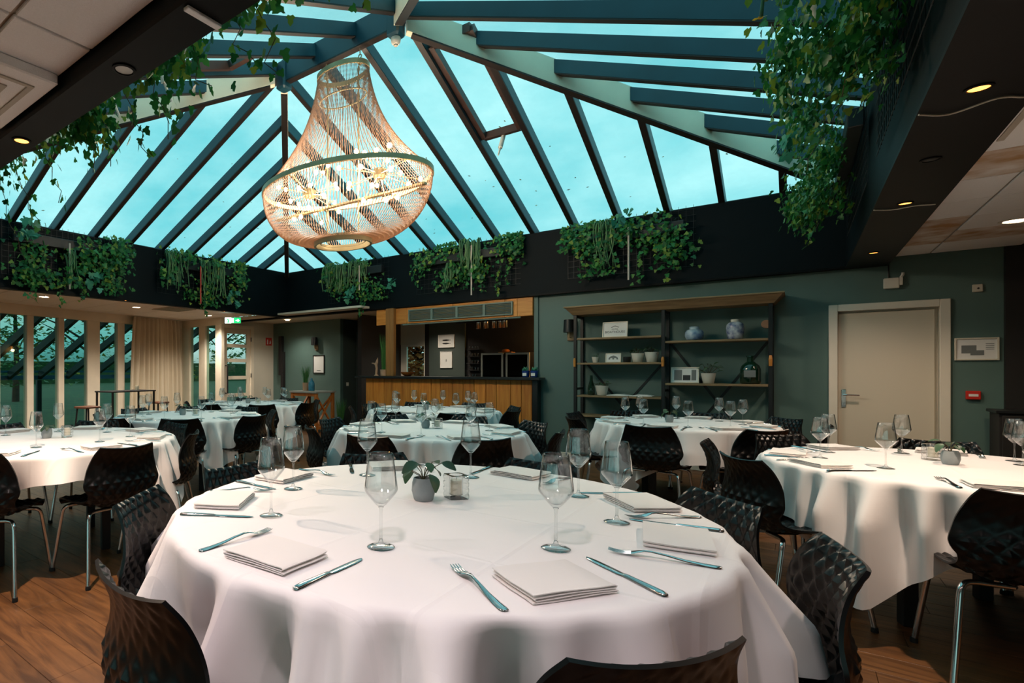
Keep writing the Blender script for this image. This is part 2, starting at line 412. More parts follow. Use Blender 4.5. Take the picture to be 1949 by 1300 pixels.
# ------------------------------------------------------------------ room constants (metres; x along the bar wall, y towards it)
XL, XR, YN, YB = -8.28, 0.40, 1.11, 8.17       # inner edges of the glazed roof opening
YM, RUN = 4.64, 3.53                             # ridge line, horizontal run of the slopes
CEIL, FB, FT = 2.47, 2.41, 3.285                 # tiled ceiling, bottom and top of the fascia boards
YW = 8.27                                        # bar / shelf wall
FLX0, FLY0, FANG = -10.72, 3.4, math.atan2(0.61, 3.44)   # the window wall on the left runs slightly askew
def facade(px):
    a = (px-CXP)/FPX; r = Vector((CA*a-SA, SA*a+CA)); d = Vector((-math.sin(FANG), math.cos(FANG)))
    # t*r = F0 + s*d
    det = r.x*(-d.y)+d.x*r.y
    return (r.x*FLY0-r.y*FLX0)/(-det)*-1 if False else ((FLX0*r.y-FLY0*r.x)/(d.y*r.x-d.x*r.y))
def in_view(p, m=80):
    X = CA*p[0]+SA*p[1]; Z = -SA*p[0]+CA*p[1]
    if Z < 0.3: return None
    u, v = CXP+FPX*X/Z, HYP-FPX*(p[2]-EYE)/Z
    return Z if -m < u < 1949+m and -m < v < 1300+m else None

# ---- floor
fl = struct('floor', 'oak look plank floor of the dining room')
PW, PL = 0.19, 1.25
base = MB().bbox(0, PL-0.0015, 0, PW-0.0015, -0.012, 0.0, 0.0012)
pm = base.mesh('plank', M_floor)
cells = []
for j in range(-16, 62):
    off = (j*0.37) % 1.0*PL
    for i in range(-11, 4):
        x, y = i*PL+off-0.9, j*PW
        if -12.0 < x < 3.2 and -3 < y < 11.0:
            Z = in_view((x+PL/2, y+PW/2, 0), 250); cells.append((Z if Z else 99, x, y))
cells.sort()
rest = MB()
for k, (Z, x, y) in enumerate(cells):
    if k < 285 and Z < 90: link('plank', pm, fl, (x, y, 0))
    else: rest.add([(px+x, py+y, pz) for px, py, pz in base.v], base.f)
tag(rest.build('planks', M_floor, fl), kind='stuff')
MB().box(-12.6, 4.6, -3.1, 11.2, -0.1, -0.014).build('underlay', M_black, fl)

# ---- ceilings: tiles hang in a grid, each tile a part
ce = struct('ceiling', 'tiled ceiling around the glazed roof')
MB().box(-12.2, 3.4, -3.1, 0.975, CEIL+0.012, CEIL+0.05).build('ceiling_board', M_grid, ce)
MB().box(0.72, 3.4, 0.975, YW+0.1, CEIL+0.012, CEIL+0.05).build('ceiling_board', M_grid, ce)
MB().box(-12.2, XL-0.10, 0.975, 7.9, CEIL+0.012, CEIL+0.05).build('ceiling_board', M_grid, ce)
MB().box(-12.2, -6.1, 7.9, 11.1, FB+0.012, FB+0.05).build('ceiling_board', M_wallcream, ce)
def tile(x0, x1, y0, y1, m=None):
    g = 0.007
    MB().bbox(x0+g, x1-g, y0+g, y1-g, CEIL-0.004, CEIL+0.010, 0.003).build('ceiling_tile', m or M_tile, ce)
ys = [0.975, 0.70]+[0.70-0.6*k for k in range(1, 6)]
for a, b in zip(ys, ys[1:]):
    for k in range(-4, 9):
        tile(-2.02+0.6*k, -2.02+0.6*(k+1), b, a)
xs = [0.73, 1.03, 1.63, 2.23, 2.83]
st = {(0, 9), (0, 10), (0, 6), (1, 10), (0, 12)}
for a, (x0, x1) in enumerate(zip(xs, xs[1:])):
    for k in range(12):
        tile(x0, x1, 0.985+0.6*k, min(0.985+0.6*(k+1), YW-0.01), M_tilestain if (a, k) in st else None)
for a in range(5):
    for k in range(10):
        tile(-11.4+0.6*a, -10.8+0.6*a, 1.9+0.6*k, 2.5+0.6*k)

# ---- dark fascia boards round the opening, soffit bands under them
tag(MB().box(XL-0.10, XR+0.32, YB, YW+0.02, FB, FT).build('trim_1', M_fascia), 'black fascia under the glazed roof on the bar side', kind='structure')
tag(MB().box(XL-0.10, XL, YN-0.13, YB, FB, FT).build('trim_2', M_fascia), 'black fascia under the glazed roof on the window side', kind='structure')
tag(MB().box(XR, XR+0.32, YN-0.13, YB, FB, FT).build('trim_3', M_fascia), 'black fascia under the glazed roof on the right', kind='structure')
tag(MB().box(XL, XR, YN-0.135, YN, FB, FT).build('trim_4', M_fascia), 'black fascia under the glazed roof on the near side', kind='structure')
for k, (x0, x1, y0, y1) in enumerate([(XR-0.004, XR+0.33, YN, YB-0.004), (XL-0.1, XR+0.33, YN-0.14, YN+0.002), (XL-0.11, XL+0.004, YN+0.002, YB), (XL-1.7, XR+0.33, YB-0.006, YW+0.03)]):
    tag(MB().box(x0, x1, y0, y1, FB-0.022, FB-0.002).build('trim_%d' % (5+k), M_soffit), kind='structure')
tag(MB().box(-9.95, XL-0.11, YB+0.02, YB+0.2, FB-0.002, CEIL).build('trim_9', M_fascia), kind='structure')
# ledge outside the fascia and kerb under the glass
ld = struct('trim_10', 'ledge behind the fascia boards')
for x0, x1, y0, y1 in [(XL-0.5, XR+0.7, YB+0.001, YB+0.5), (XL-0.5, XR+0.7, YN-0.5, YN-0.001), (XL-0.5, XL-0.001, YN, YB), (XR+0.001, XR+0.7, YN, YB)]:
    MB().box(x0, x1, y0, y1, FT+0.001, FT+0.04).build('ledge', M_fascia, ld)
for x0, x1, y0, y1 in [(XL-0.5, XR+0.5, YB+0.36, YB+0.5), (XL-0.5, XR+0.5, YN-0.5, YN-0.36), (XL-0.5, XL-0.36, YN-0.36, YB+0.36), (XR+0.36, XR+0.5, YN-0.36, YB+0.36)]:
    MB().box(x0, x1, y0, y1, FT+0.041, FT+0.14).build('kerb', M_fascia, ld)

# ---- glazed hipped roof
EZ, PITCH = 3.50, 0.43
def rz_(d): return EZ+PITCH*d
OV = 0.36
sk = struct('window_1', 'hipped glass roof on dark rafters')
def face_pt(face, s, d):      # s along the eave, d inward
    z = rz_(d)
    return {'B': (s, YB-d, z), 'N': (s, YN+d, z), 'L': (XL+d, s, z), 'R': (XR-d, s, z)}[face]
def lim(face, s):
    if face in 'BN': return min(RUN, s-XL, XR-s)
    return RUN-abs(s-YM)
def skewbar(a, b, side, w, dep, top=-0.008):
    a, b, sd = Vector(a), Vector(b), Vector(side)*w/2
    q = [a-sd, a+sd, b+sd, b-sd]
    lo = [p+Vector((0, 0, top-dep)) for p in q]; hi = [p+Vector((0, 0, top)) for p in q]
    return MB().hexa(lo+hi)
grid = {'B': [], 'N': [], 'L': [], 'R': []}
for k in range(-9, 7):
    s = -3.06+0.585*k
    if XL+0.25 < s < XR-0.2:
        grid['B'].append(s); grid['N'].append(s)
for k in range(-6, 7):
    s = YM+0.585*k
    if abs(k) <= 5: grid['L'].append(s); grid['R'].append(s)
for fc in 'BNLR':
    for s in grid[fc]:
        l = lim(fc, s)
        if l < 0.15: continue
        side = (1, 0, 0) if fc in 'BN' else (0, 1, 0)
        r = skewbar(face_pt(fc, s, -OV), face_pt(fc, s, l-0.03), side, 0.07, 0.14).build('rafter', M_roofsteel, sk)
        skewbar(face_pt(fc, s, -OV), face_pt(fc, s, l-0.05), side, 0.066, 0.012, -0.149).build('cap_strip', M_darkcap, r)
# panes between the rafters
for fc in 'BNLR':
    ends = (XL, XR) if fc in 'BN' else (YN, YB)
    br = [ends[0]-OV]+grid[fc]+[ends[1]+OV]
    kinks = [XL+RUN, XR-RUN] if fc in 'BN' else [YM]
    for s0, s1 in zip(br, br[1:]):
        a, b = s0+0.012, s1-0.012
        ss = [a]+[k for k in kinks if a < k < b]+[b]
        low = [(a, -OV), (b, -OV)] if lim(fc, a) > -OV+0.01 and lim(fc, b) > -OV+0.01 else [(x, -OV) for x in (a, b)]
        poly = low+[(s, max(-OV+0.002, lim(fc, s))) for s in reversed(ss)]
        P = [Vector(face_pt(fc, s, d)) for s, d in poly]
        n = len(P); dz = Vector((0, 0, 0.008))
        vs = P+[p+dz for p in P]
        MB().add(vs, [tuple(range(n)), tuple(range(n, 2*n))]+[(i, (i+1) % n, n+(i+1) % n, n+i) for i in range(n)]).build('pane', M_pane_roof, sk)
A = Vector((XL+RUN, YM, rz_(RUN))); B = Vector((XR-RUN, YM, rz_(RUN)))
up = Vector((0, 0, 1))
def beam(a, b, w, dep, nm, m):
    t = (b-a); side = Vector((-t.y, t.x, 0)).normalized()
    r = skewbar(a, b, side, w, dep, -0.012).build(nm, m, sk)
    skewbar(a+(b-a)*0.01, b-(b-a)*0.01, side, w-0.004, 0.016, -0.012-dep-0.001).build('cap_strip', M_darkcap, r)
for n0, corner in ((A, (XL, YB)), (A, (XL, YN)), (B, (XR, YB)), (B, (XR, YN))):
    sx = -1 if corner[0] == XL else 1; sy = 1 if corner[1] == YB else -1
    e = Vector((corner[0]+sx*OV, corner[1]+sy*OV, rz_(-OV)))
    beam(n0+(e-n0)*0.02, e, 0.085, 0.26, 'hip_beam', M_hip)
beam(A, B, 0.085, 0.26, 'ridge_beam', M_roofsteel)
for n0 in (A, B):
    MB().bbox(n0.x-0.075, n0.x+0.075, YM-0.075, YM+0.075, n0.z-0.36, n0.z-0.03, 0.02).build('node_block', M_roofsteel, sk)
# opening light in the bar-side slope, with its frame and chain openers
def openlight(fc, s0, s1, d0, d1):
    fr = MB()
    def P(s, d, dz): q = Vector(face_pt(fc, s, d)); q.z += dz; return q
    w = 0.06
    for (a, b) in (((s0, d0), (s1, d0)), ((s0, d1), (s1, d1)), ((s0, d0), (s0, d1)), ((s1, d0), (s1, d1))):
        fr.bar(P(*a, -0.06), P(*b, -0.06), w, 0.09)
    return fr.build('opening_light_frame', M_winframe, sk)
openlight('B', -3.06+0.035+0.03, -2.475-0.035-0.03, 1.75, 3.05)
def opener(fc, s, d, L=0.32):
    q = Vector(face_pt(fc, s, d)); q.z -= 0.10
    dr = Vector({'B': (0, -0.55, -1), 'N': (0, 0.55, -1)}[fc]).normalized()
    m = MB().tube([q, q+dr*L*0.62], 0.026, 10).tube([q+dr*L*0.6, q+dr*L], [0.014, 0.009], 8)
    return m.build('chain_opener', M_whiteplastic, sk)
opener('B', -2.76, 1.73)
opener('N', -4.25, 1.45, 0.42); opener('N', -4.83, 1.3, 0.36)
openlight('N', -4.815+0.065, -4.23-0.065, 1.5, 2.7)
# fallen leaves lying on the glass outside
lv = MB(); rr = random.Random(3)
for _ in range(60):
    fc = rr.choice('BBBL'); s = rr.uniform(-6.5, -0.4) if fc == 'B' else rr.uniform(2.5, 7.3); d = rr.uniform(0.05, 1.9)
    if d > lim(fc, s)-0.1: continue
    q = Vector(face_pt(fc, s, d)); q.z += 0.022; a = rr.uniform(0, 6); r = rr.uniform(0.012, 0.03)
    ring = [q+Vector((math.cos(a+k*PI/2)*r*(1 if k % 2 else 0.5), math.sin(a+k*PI/2)*r*(1 if k % 2 else 0.5), 0.006 if k == 1 else 0)) for k in range(4)]
    lv.add(ring+[q+Vector((0, 0, 0.01))], [(0, 1, 4), (1, 2, 4), (2, 3, 4), (3, 0, 4), (3, 2, 1, 0)])
tag(lv.build('fallen_leaves', M_autumn), 'small brown fallen leaves lying on the glass roof', 'leaves', kind='stuff')

# ---- bar / shelf wall with the white door
DX0, DX1, DT = 0.26, 1.18, 2.0
wb = struct('wall_back', 'teal green wall with the shelf unit and white door')
MB().box(-3.05, DX0, YW, YW+0.14, 0, CEIL+0.01).build('wall_panel', M_wall, wb)
MB().box(DX1, 1.53, YW, YW+0.14, 0, CEIL+0.01).build('wall_panel', M_wall, wb)
MB().box(DX0, DX1, YW, YW+0.14, DT, CEIL+0.01).build('wall_panel', M_wall, wb)
MB().box(1.53, 3.4, YW-0.06, YW+0.14, 0, CEIL+0.01).build('wall_panel', M_black, wb)
MB().box(-3.05, -2.99, YW-0.03, YW, 0, FB-0.02).build('wall_panel', M_wall, wb)
bb = struct('baseboard_back', 'pale skirting under the shelf wall')
MB().bbox(-2.88, DX0-0.01, YW-0.018, YW, 0.001, 0.075, 0.003).build('skirting', M_white, bb)
dr = struct('door_1', 'plain white door in a white frame at the right')
fw = 0.075
MB().bbox(DX0, DX0+fw, YW-0.03, YW+0.13, 0, DT, 0.004).build('jamb', M_white, dr)
MB().bbox(DX1-fw, DX1, YW-0.03, YW+0.13, 0, DT, 0.004).build('jamb', M_white, dr)
MB().bbox(DX0+fw, DX1-fw, YW-0.03, YW+0.13, DT-fw, DT, 0.004).build('door_head', M_white, dr)
MB().box(DX0, DX1, YW+.142, YW+.16, 0, DT).build('leak_panel', M_black, dr)  # unseen panel added behind the door to block leaking light
MB().box(DX0+fw+.001, DX1-fw-.001, YW+.072, YW+.10, 0.001, DT-fw-.001).build('leak_stop', M_white, dr)  # full sheet added behind the leaf, closes the gap that leaked light
dleaf = MB().bbox(DX0+fw+0.004, DX1-fw-0.03, YW+0.03, YW+0.07, 0.008, DT-fw-0.022, 0.003).build('door_leaf', M_doorpaint, dr)
MB().bbox(DX0+0.105, DX0+0.145, YW+0.02, YW+0.03, 0.86, 1.06, 0.003).tube([(DX0+0.125, YW+0.02, 1.0), (DX0+0.125, YW-0.03, 1.0), (DX0+0.15, YW-0.035, 1.0), (DX0+0.25, YW-0.035, 0.998)], 0.009, 8).lathe([(0, 0), (0.008, 0), (0.008, 0.004), (0, 0.004)], 8, DX0+0.125, YW+0.018, 0.9).build('door_handle', M_steel, dleaf)

# ---- other walls
wr = struct('wall_right', 'dark wall on the right, out of the picture')
MB().box(3.3, 3.42, -3.1, YW, 0, CEIL+0.01).build('wall_panel', M_wallgrey, wr)
wnr = struct('wall_near', 'wall behind the camera with wide windows')
for x0, x1, z0, z1 in ((-12.2, -7.0, 0, CEIL), (2.4, 3.4, 0, CEIL), (-7.0, 2.4, 0, 0.4), (-7.0, 2.4, 2.3, CEIL), (-4.0, -3.8, 0.5, 2.3), (-0.9, -0.7, 0.5, 2.3)):
    MB().box(x0, x1, -3.1, -3.0, z0, z1).build('wall_panel', M_wallcream, wnr)
MB().box(-7.0, 2.4, -3.06, -3.05, 0.5, 2.3).build('pane', M_pane, wnr)

# ---- window wall on the left (askew frame: local y along the wall, +x into the room)
wl_ = struct('window_2', 'row of tall cream framed windows on the left', (FLX0, FLY0, 0)); wl_.rotation_euler = (0, 0, FANG)
edges = [facade(p) for p in (48, 61, 108, 119, 163, 187, 221, 234, 266, 277)]
mull = [(edges[i], edges[i+1]) for i in range(0, 10, 2)]
extra = [(mull[0][0]-0.6*k, mull[0][1]-0.6*k) for k in range(1, 9)]
last = [(mull[-1][0]+0.56*k, mull[-1][1]+0.56*k) for k in (1, 2)]
allm = sorted(extra+mull+last)
y0w, y1w = allm[0][0]-0.5, 4.75
for a, b in allm:
    MB().bbox(-0.06, 0.06, a, b, 0.12, 2.28, 0.006).build('mullion', M_cream, wl_)
MB().bbox(-0.06, 0.06, y0w, y1w, 2.281, CEIL+0.012, 0.004).build('transom', M_cream, wl_)
MB().bbox(-0.07, 0.07, y0w, y1w, 0, 0.119, 0.004).build('sill', M_cream, wl_)
ge = [y0w]+[v for ab in allm for v in ab]+[y1w]
for a, b in zip(ge[0::2], ge[1::2]):
    if b-a > 0.05: MB().box(-0.006, 0.006, a, b, 0.12, 2.28).build('pane', M_pane, wl_)
fx = FLX0-math.sin(FANG)*(y0w); 
# short glazed return beside the curtain
YA = 7.72
w3 = struct('window_3', 'cream framed glazed return beside the curtain')
for x0, x1 in ((-11.6, -11.13), (-10.76, -10.52), (-10.14, -9.96)):
    MB().bbox(x0, x1, YA, YA+0.12, 0.12, 2.30, 0.006).build('mullion', M_cream, w3)
MB().bbox(-11.6, -9.96, YA, YA+0.12, 2.301, CEIL+0.012, 0.004).build('transom', M_cream, w3)
MB().bbox(-11.6, -9.96, YA, YA+0.12, 0, 0.119, 0.004).build('sill', M_cream, w3)
for x0, x1 in ((-11.13, -10.76), (-10.52, -10.14)):
    MB().box(x0, x1, YA+0.05, YA+0.062, 0.12, 2.30).build('pane', M_pane, w3)
# vestibule wall with the glazed cream door, then the grey alcove
XD = -9.95
wv = struct('wall_left', 'cream wall beside the glazed door')
MB().box(XD-0.12, XD, 8.70, 9.35, 0, FB+0.01).build('wall_panel', M_wallcream, wv)
MB().box(XD-0.12, XD, YA+0.12, 8.70, 2.32, CEIL+0.01).build('wall_panel', M_wallcream, wv)
d2 = struct('door_2', 'cream door with five stacked glass panes')
MB().bbox(XD-0.1, XD+0.02, YA+0.01, YA+0.10, 0, 2.32, 0.004).build('jamb', M_cream, d2)
MB().bbox(XD-0.1, XD+0.02, 8.61, 8.70, 0, 2.32, 0.004).build('jamb', M_cream, d2)
MB().bbox(XD-0.1, XD+0.02, YA+0.10, 8.61, 2.24, 2.32, 0.004).build('door_head', M_cream, d2)
dl = MB()
L0, L1, LT = YA+0.105, 8.605, 2.235
dl.box(XD-0.06, XD-0.02, L0, L0+0.1, 0.01, LT); dl.box(XD-0.06, XD-0.02, L1-0.1, L1, 0.01, LT)
zs = [0.01, 0.30, 0.36, 0.68, 0.74, 1.06, 1.12, 1.44, 1.50, 1.78, 1.84, 2.08, LT]
rails = [(0.01, 0.32), (0.66, 0.74), (1.06, 1.14), (1.46, 1.54), (1.80, 1.88), (2.12, LT)]
for a, b in rails: dl.box(XD-0.06, XD-0.02, L0+0.1, L1-0.1, a, b)
leaf2 = dl.build('door_leaf', M_cream, d2)
for (a, b), (c, d) in zip(rails, rails[1:]):
    MB().box(XD-0.044, XD-0.036, L0+0.1, L1-0.1, b, c).build('pane', M_pane, leaf2)
MB().tube([(XD-0.02, L0+0.06, 1.38), (XD+0.05, L0+0.06, 1.38), (XD+0.05, L0+0.06, 0.75), (XD-0.02, L0+0.06, 0.75)], 0.016, 8).build('door_handle', M_blacksteel, leaf2)
for z in (0.35, 1.15, 2.0):
    MB().tube([(XD+0.022, 8.607, z-0.05), (XD+0.022, 8.607, z+0.05)], 0.011, 8).build('hinge', M_blacksteel, d2)
wg = struct('wall_alcove', 'dark grey green alcove wall')
MB().box(XD-0.12, -7.79, 9.35, 9.45, 0, FB+0.01).build('wall_panel', M_wall, wg)
MB().box(-7.89, -7.79, 9.45, 10.0, 0, FB+0.01).build('wall_panel', M_wallgrey, wg)
MB().box(-7.89, -7.79, 10.0, 10.36, 2.15, FB+0.01).build('wall_panel', M_wallgrey, wg)
MB().bbox(-7.80, -7.77, 9.93, 10.0, 0, 2.15, 0.004).build('door_trim', M_wallgrey, wg)
MB().box(-8.6, -6.851, 10.36, 10.46, 0, FB+0.01).build('wall_panel', M_black, wg)
MB().box(-8.6, -8.5, 9.45, 10.36, 0, FB+0.01).build('wall_panel', M_black, wg)

# ---- outside: lawn, lean-to glazed roof below the windows, trees
gd = struct('ground', 'lawn outside the windows')
gm = MB(); gm.add([(-60, -40, -0.14), (-11.3, -40, -0.14), (-13, 60, -0.14), (-60, 60, -0.14), (-60, -40, 2.2), (-60, 60, 2.2)], [(0, 1, 2, 3), (3, 5, 4, 0)])
gm.box(-60, 20, 11.3, 40, -0.4, -0.15); gm.box(-60, 20, -40, -3.2, -0.4, -0.15)
gm.build('lawn', M_lawn, gd)
lt = struct('window_4', 'lean-to glass roof on dark rafters outside the windows')
def lp(s, u):   # s along the facade, u outward
    return Vector((FLX0-math.sin(FANG)*s-math.cos(FANG)*u, FLY0+math.cos(FANG)*s-math.sin(FANG)*u, 2.62-0.5*u))
sx_ = Vector((-math.sin(FANG), math.cos(FANG), 0))
prev = None
for k in range(-6, 10):
    s = -0.35+0.72*k
    skewbar(lp(s, 0.12), lp(s, 2.75), sx_, 0.09, 0.17).build('rafter', M_sunroom, lt)
    if prev is not None:
        q = [lp(prev+0.04, 0.12), lp(s-0.04, 0.12), lp(s-0.04, 2.75), lp(prev+0.04, 2.75)]
        MB().hexa([p+Vector((0, 0, -0.02)) for p in q]+[p+Vector((0, 0, -0.012)) for p in q]).build('pane', M_pane, lt)
    prev = s
a, b = lp(-4.8, 2.8), lp(6.3, 2.8)
MB().bar(a+Vector((0, 0, -0.12)), b+Vector((0, 0, -0.12)), 0.10, 0.10).build('rail', M_railblue, lt)
MB().bar(a+Vector((0, 0, 0.02)), b+Vector((0, 0, 0.02)), 0.12, 0.05).build('rail', M_railblue, lt)
for k in range(-3, 5):
    p = lp(k*1.44-0.35, 2.8); MB().box(p.x-0.05, p.x+0.05, p.y-0.05, p.y+0.05, -0.14, p.z-0.18).build('post', M_sunroom, lt)
# ------------------------------------------------------------------ dining tables, chairs, table settings
def shell_mesh():
    prof = [(.235, .415, .19, .0), (.222, .440, .205, .004), (.17, .452, .222, .012), (.06, .450, .235, .024), (-.06, .441, .235, .034), (-.155, .441, .228, .044),
            (-.218, .468, .22, .05), (-.247, .525, .222, .054), (-.244, .595, .245, .056), (-.232, .665, .228, .05), (-.242, .735, .20, .042), (-.272, .80, .17, .03)]
    cp = catmull([(p[0], p[1], 0) for p in prof], 9); cw = catmull([(p[2], p[3], 0) for p in prof], 9)
    NV, NU = len(cp), 81
    arc = [0.0]
    for a, b in zip(cp, cp[1:]): arc.append(arc[-1]+(b-a).length)
    tot = arc[-1]
    front, back = [], []
    for i, p in enumerate(cp):
        t = (cp[min(i+1, NV-1)]-cp[max(i-1, 0)]).normalized()
        nrm = Vector((t.y, -t.x, 0))      # in (y,z) plane; points to the sitter's side
        if i < 9 and nrm.y < 0: nrm = -nrm
        nrm = Vector((-t.y, t.x, 0)) if (Vector((-t.y, t.x, 0)).dot(Vector((0.6, 0.8, 0))) > 0) else Vector((t.y, -t.x, 0))
        w, curl = cw[i].x, cw[i].y
        for j in range(NU):
            u = -1+2*j/(NU-1); x = u*w
            cu = curl*abs(u)**2.2
            a_, b_ = arc[i]/0.068, x/w*(0.215/0.058)
            tri = lambda v: abs((v % 1.0)-0.5)*2          # 0 at a cell's middle, 1 on its seams
            q = 1-max(tri((a_+b_)/1.0+.5), tri((a_-b_)/1.0+.5)); q = q*1.15-.15*q*q
            edge = min(1.0, (1-abs(u))/0.10, arc[i]/0.05, (tot-arc[i])/0.012)
            edge = max(0.0, edge)
            d = 0.0125*q*edge
            y, z = p.x+nrm.x*cu, p.y+nrm.y*cu
            front.append((x, y+nrm.x*(0.005+d), z+nrm.y*(0.005+d)))
            sm = 1.0 if arc[i] < tot*0.74 else max(0.35, 1-(arc[i]-tot*0.74)/(tot*0.08))
            d2 = 0.0105*q*edge*sm
            back.append((x, y-nrm.x*(0.004+d2), z-nrm.y*(0.004+d2)))
    m = MB(); n = NV*NU; fs = []
    for i in range(NV-1):
        for j in range(NU-1):
            a = i*NU+j
            fs.append((a, a+1, a+NU+1, a+NU)); fs.append((n+a, n+a+NU, n+a+NU+1, n+a+1))
    ring = [j for j in range(NU)]+[i*NU+NU-1 for i in range(1, NV)]+[(NV-1)*NU+j for j in range(NU-2, -1, -1)]+[i*NU for i in range(NV-2, 0, -1)]
    for k in range(len(ring)):
        a, b = ring[k], ring[(k+1) % len(ring)]
        fs.append((a, n+a, n+b, b))
    m.add(front+back, fs)
    return m.mesh('seat_shell', M_chair, 28)
SHELL = shell_mesh()
def leg_mesh(sx, sy):
    pts = [(sx*.05, sy*.135-.0, .418), (sx*.15, sy*.14, .418), (sx*.182, sy*.15, .414), (sx*.20, sy*.165, .398), (sx*.207, sy*.174, .37), (sx*.245, sy*.235-.01, .012)]
    m = MB().tube([pts[0]]+[tuple(v) for v in catmull(pts[1:5], 4)]+[pts[5]], 0.0115, 10)
    return m.mesh('leg', M_chrome, 60)
LEGS = [(leg_mesh(a, b), (a, b)) for a in (-1, 1) for b in (-1, 1)]
FOOT = MB().lathe([(0, 0), (.014, 0), (.015, .004), (.0135, .024), (0, .024)], 10).mesh('foot_cap', M_rubber, True)
BRACE = MB().tube([(.05, -.135, .418), (.05, .135, .418)], .010, 8).tube([(-.05, -.135, .418), (-.05, .135, .418)], .010, 8).bbox(-.09, .09, -.1, .1, .424, .432, .002).mesh('seat_frame', M_blacksteel, 40)
chair_proto = None
def chair(x, y, face, label, group):
    """face: direction (radians) the sitter looks"""
    global chair_proto
    rz = face-PI/2
    if chair_proto is None:
        t = thing('dining_chair', label, 'chair', (x, y, 0), rz, group)
        link('seat_shell', SHELL, t); link('seat_frame', BRACE, t)
        for me, (a, b) in LEGS:
            l = link('leg', me, t); link('foot_cap', FOOT, l, (a*.245, b*.235-.01, 0.0))
        chair_proto = t; KIDS[t.name] = list(t.children)
        return t
    r = chair_proto.copy(); C.objects.link(r); r.location = (x, y, 0); r.rotation_euler = (0, 0, rz); r['label'] = label; r['group'] = group
    for ch in KIDS[chair_proto.name]:
        c = ch.copy(); C.objects.link(c); c.parent = r
        for g in list(ch.children):
            d = g.copy(); C.objects.link(d); d.parent = c
    return r

def cloth_mesh(R, hang, corner, amp, off, seed, flare=None):
    """square cloth on a round top: hangs furthest at its corners, pleats gather there"""
    rg = random.Random(seed)
    NA = 300; s = R+hang
    rings_top = [0]+[f*(R-.030)/R for f in (.12, .3, .5, .7, .85, .94, 1.0)]
    comp = [(n, rg.uniform(0, 2*PI), rg.uniform(.5, 1)) for n in (6, 9, 13)]
    ox, oy = off
    cc, sc2 = math.cos(corner-PI/4), math.sin(corner-PI/4)
    cen = (-(ox*cc+oy*sc2), -(-ox*sc2+oy*cc))            # table centre seen from the cloth's centre, cloth axes
    m = MB(); vs = [(0, 0, 0)]; rows = []
    for f in rings_top[1:]:
        rows.append(list(range(len(vs), len(vs)+NA)))
        for k in range(NA):
            a = 2*PI*k/NA; vs.append((R*f*math.cos(a), R*f*math.sin(a), 0.0))
    pl = []                                              # pleats: angle, width, strength
    for q in range(4):
        for dlt, st in ((-.36, .7), (-.17, 1.0), (0.02, .8), (.21, 1.0), (.40, .7)):
            pl.append((corner+q*PI/2+dlt+rg.uniform(-.05, .05), rg.uniform(.035, .06), st*rg.uniform(.7, 1.15)))
        pl.append((corner+q*PI/2+PI/4+rg.uniform(-.2, .2), .08, .5*rg.uniform(.5, 1.1)))
    for ti_ in range(18):
        tv = (ti_+1)/18
        rows.append(list(range(len(vs), len(vs)+NA)))
        for k in range(NA):
            a = 2*PI*k/NA; b = a-corner+PI/4; ux, uy = math.cos(b), math.sin(b)
            tx = ((s if ux > 0 else -s)-cen[0])/ux if abs(ux) > 1e-6 else 99
            ty = ((s if uy > 0 else -s)-cen[1])/uy if abs(uy) > 1e-6 else 99
            L = max(.05, min(min(tx, ty), s*1.38)-R)
            if flare is not None: L *= 1-.42*math.exp(-(((a-flare+PI) % (2*PI)-PI)/.34)**2)
            d = L*tv**1.25
            wv = sum(w*math.sin(n*a+ph) for n, ph, w in comp)/2.2
            fold = .45*wv
            for pa, pw, ps_ in pl:
                df = (a-pa+PI) % (2*PI)-PI
                wd = pw*(1+1.2*d)
                if abs(df) < wd*4: fold += ps_*(1.5*math.exp(-(df/wd)**2)-.6*math.exp(-((abs(df)-wd*1.8)/wd)**2))
            fold *= amp*min(1.5, d/0.14)**1.15
            r0 = 0.026
            if d < r0*PI/2:
                th = d/r0; out = r0*math.sin(th); dz = r0*(1-math.cos(th))
            else:
                e = d-r0*PI/2; lay = .10
                if flare is not None:
                    df = (a-flare+PI) % (2*PI)-PI; lay += .22*math.exp(-(df/.30)**2)
                out = r0+e*lay/math.hypot(1, lay); dz = r0+e/math.hypot(1, lay)
            rr_ = R-0.026+out+fold
            vs.append((rr_*math.cos(a), rr_*math.sin(a), -dz))
    fs = [(0, rows[0][k], rows[0][(k+1) % NA]) for k in range(NA)]
    for r0, r1 in zip(rows, rows[1:]):
        for k in range(NA): fs.append((r0[k], r1[k], r1[(k+1) % NA], r0[(k+1) % NA]))
    m.add(vs, fs)
    return m.mesh('tablecloth', M_cloth, 'all')

# --- tableware meshes
def glass_parts(H):
    k = H/0.245
    foot = MB().lathe([(r*k, z*k) for r, z in [(0, 0), (.034, 0), (.0365, .0012), (.036, .0028), (.028, .0045), (.014, .0075), (.0065, .013), (.0042, .022), (0, .022)]], 40).mesh('foot', M_glass, 'all')
    stem = MB().lathe([(r*k, z*k) for r, z in [(0, .022), (.0042, .022), (.0038, .05), (.0038, .09), (.005, .102), (.008, .1065), (0, .1065)]], 16).mesh('stem', M_glass, 'all')
    out = [(.008, .1067), (.0155, .1135), (.0270, .1270), (.0385, .1408), (.0428, .1480), (.0436, .1545), (.0426, .1630), (.0398, .1860), (.0360, .2150), (.0318, .2445)]
    inn = [(.0306, .2448), (.0349, .215), (.0387, .186), (.0414, .163), (.0423, .1550), (.0416, .1495), (.0374, .1425), (.0258, .1290), (.0145, .1165), (0, .1140)]
    bowl = MB().lathe([(0, .1067*k)]+[(r*k, z*k) for r, z in out]+[(.0312*k, .2453*k)]+[(r*k, z*k) for r, z in inn], 40).mesh('bowl', M_glass, 'all')
    return foot, stem, bowl
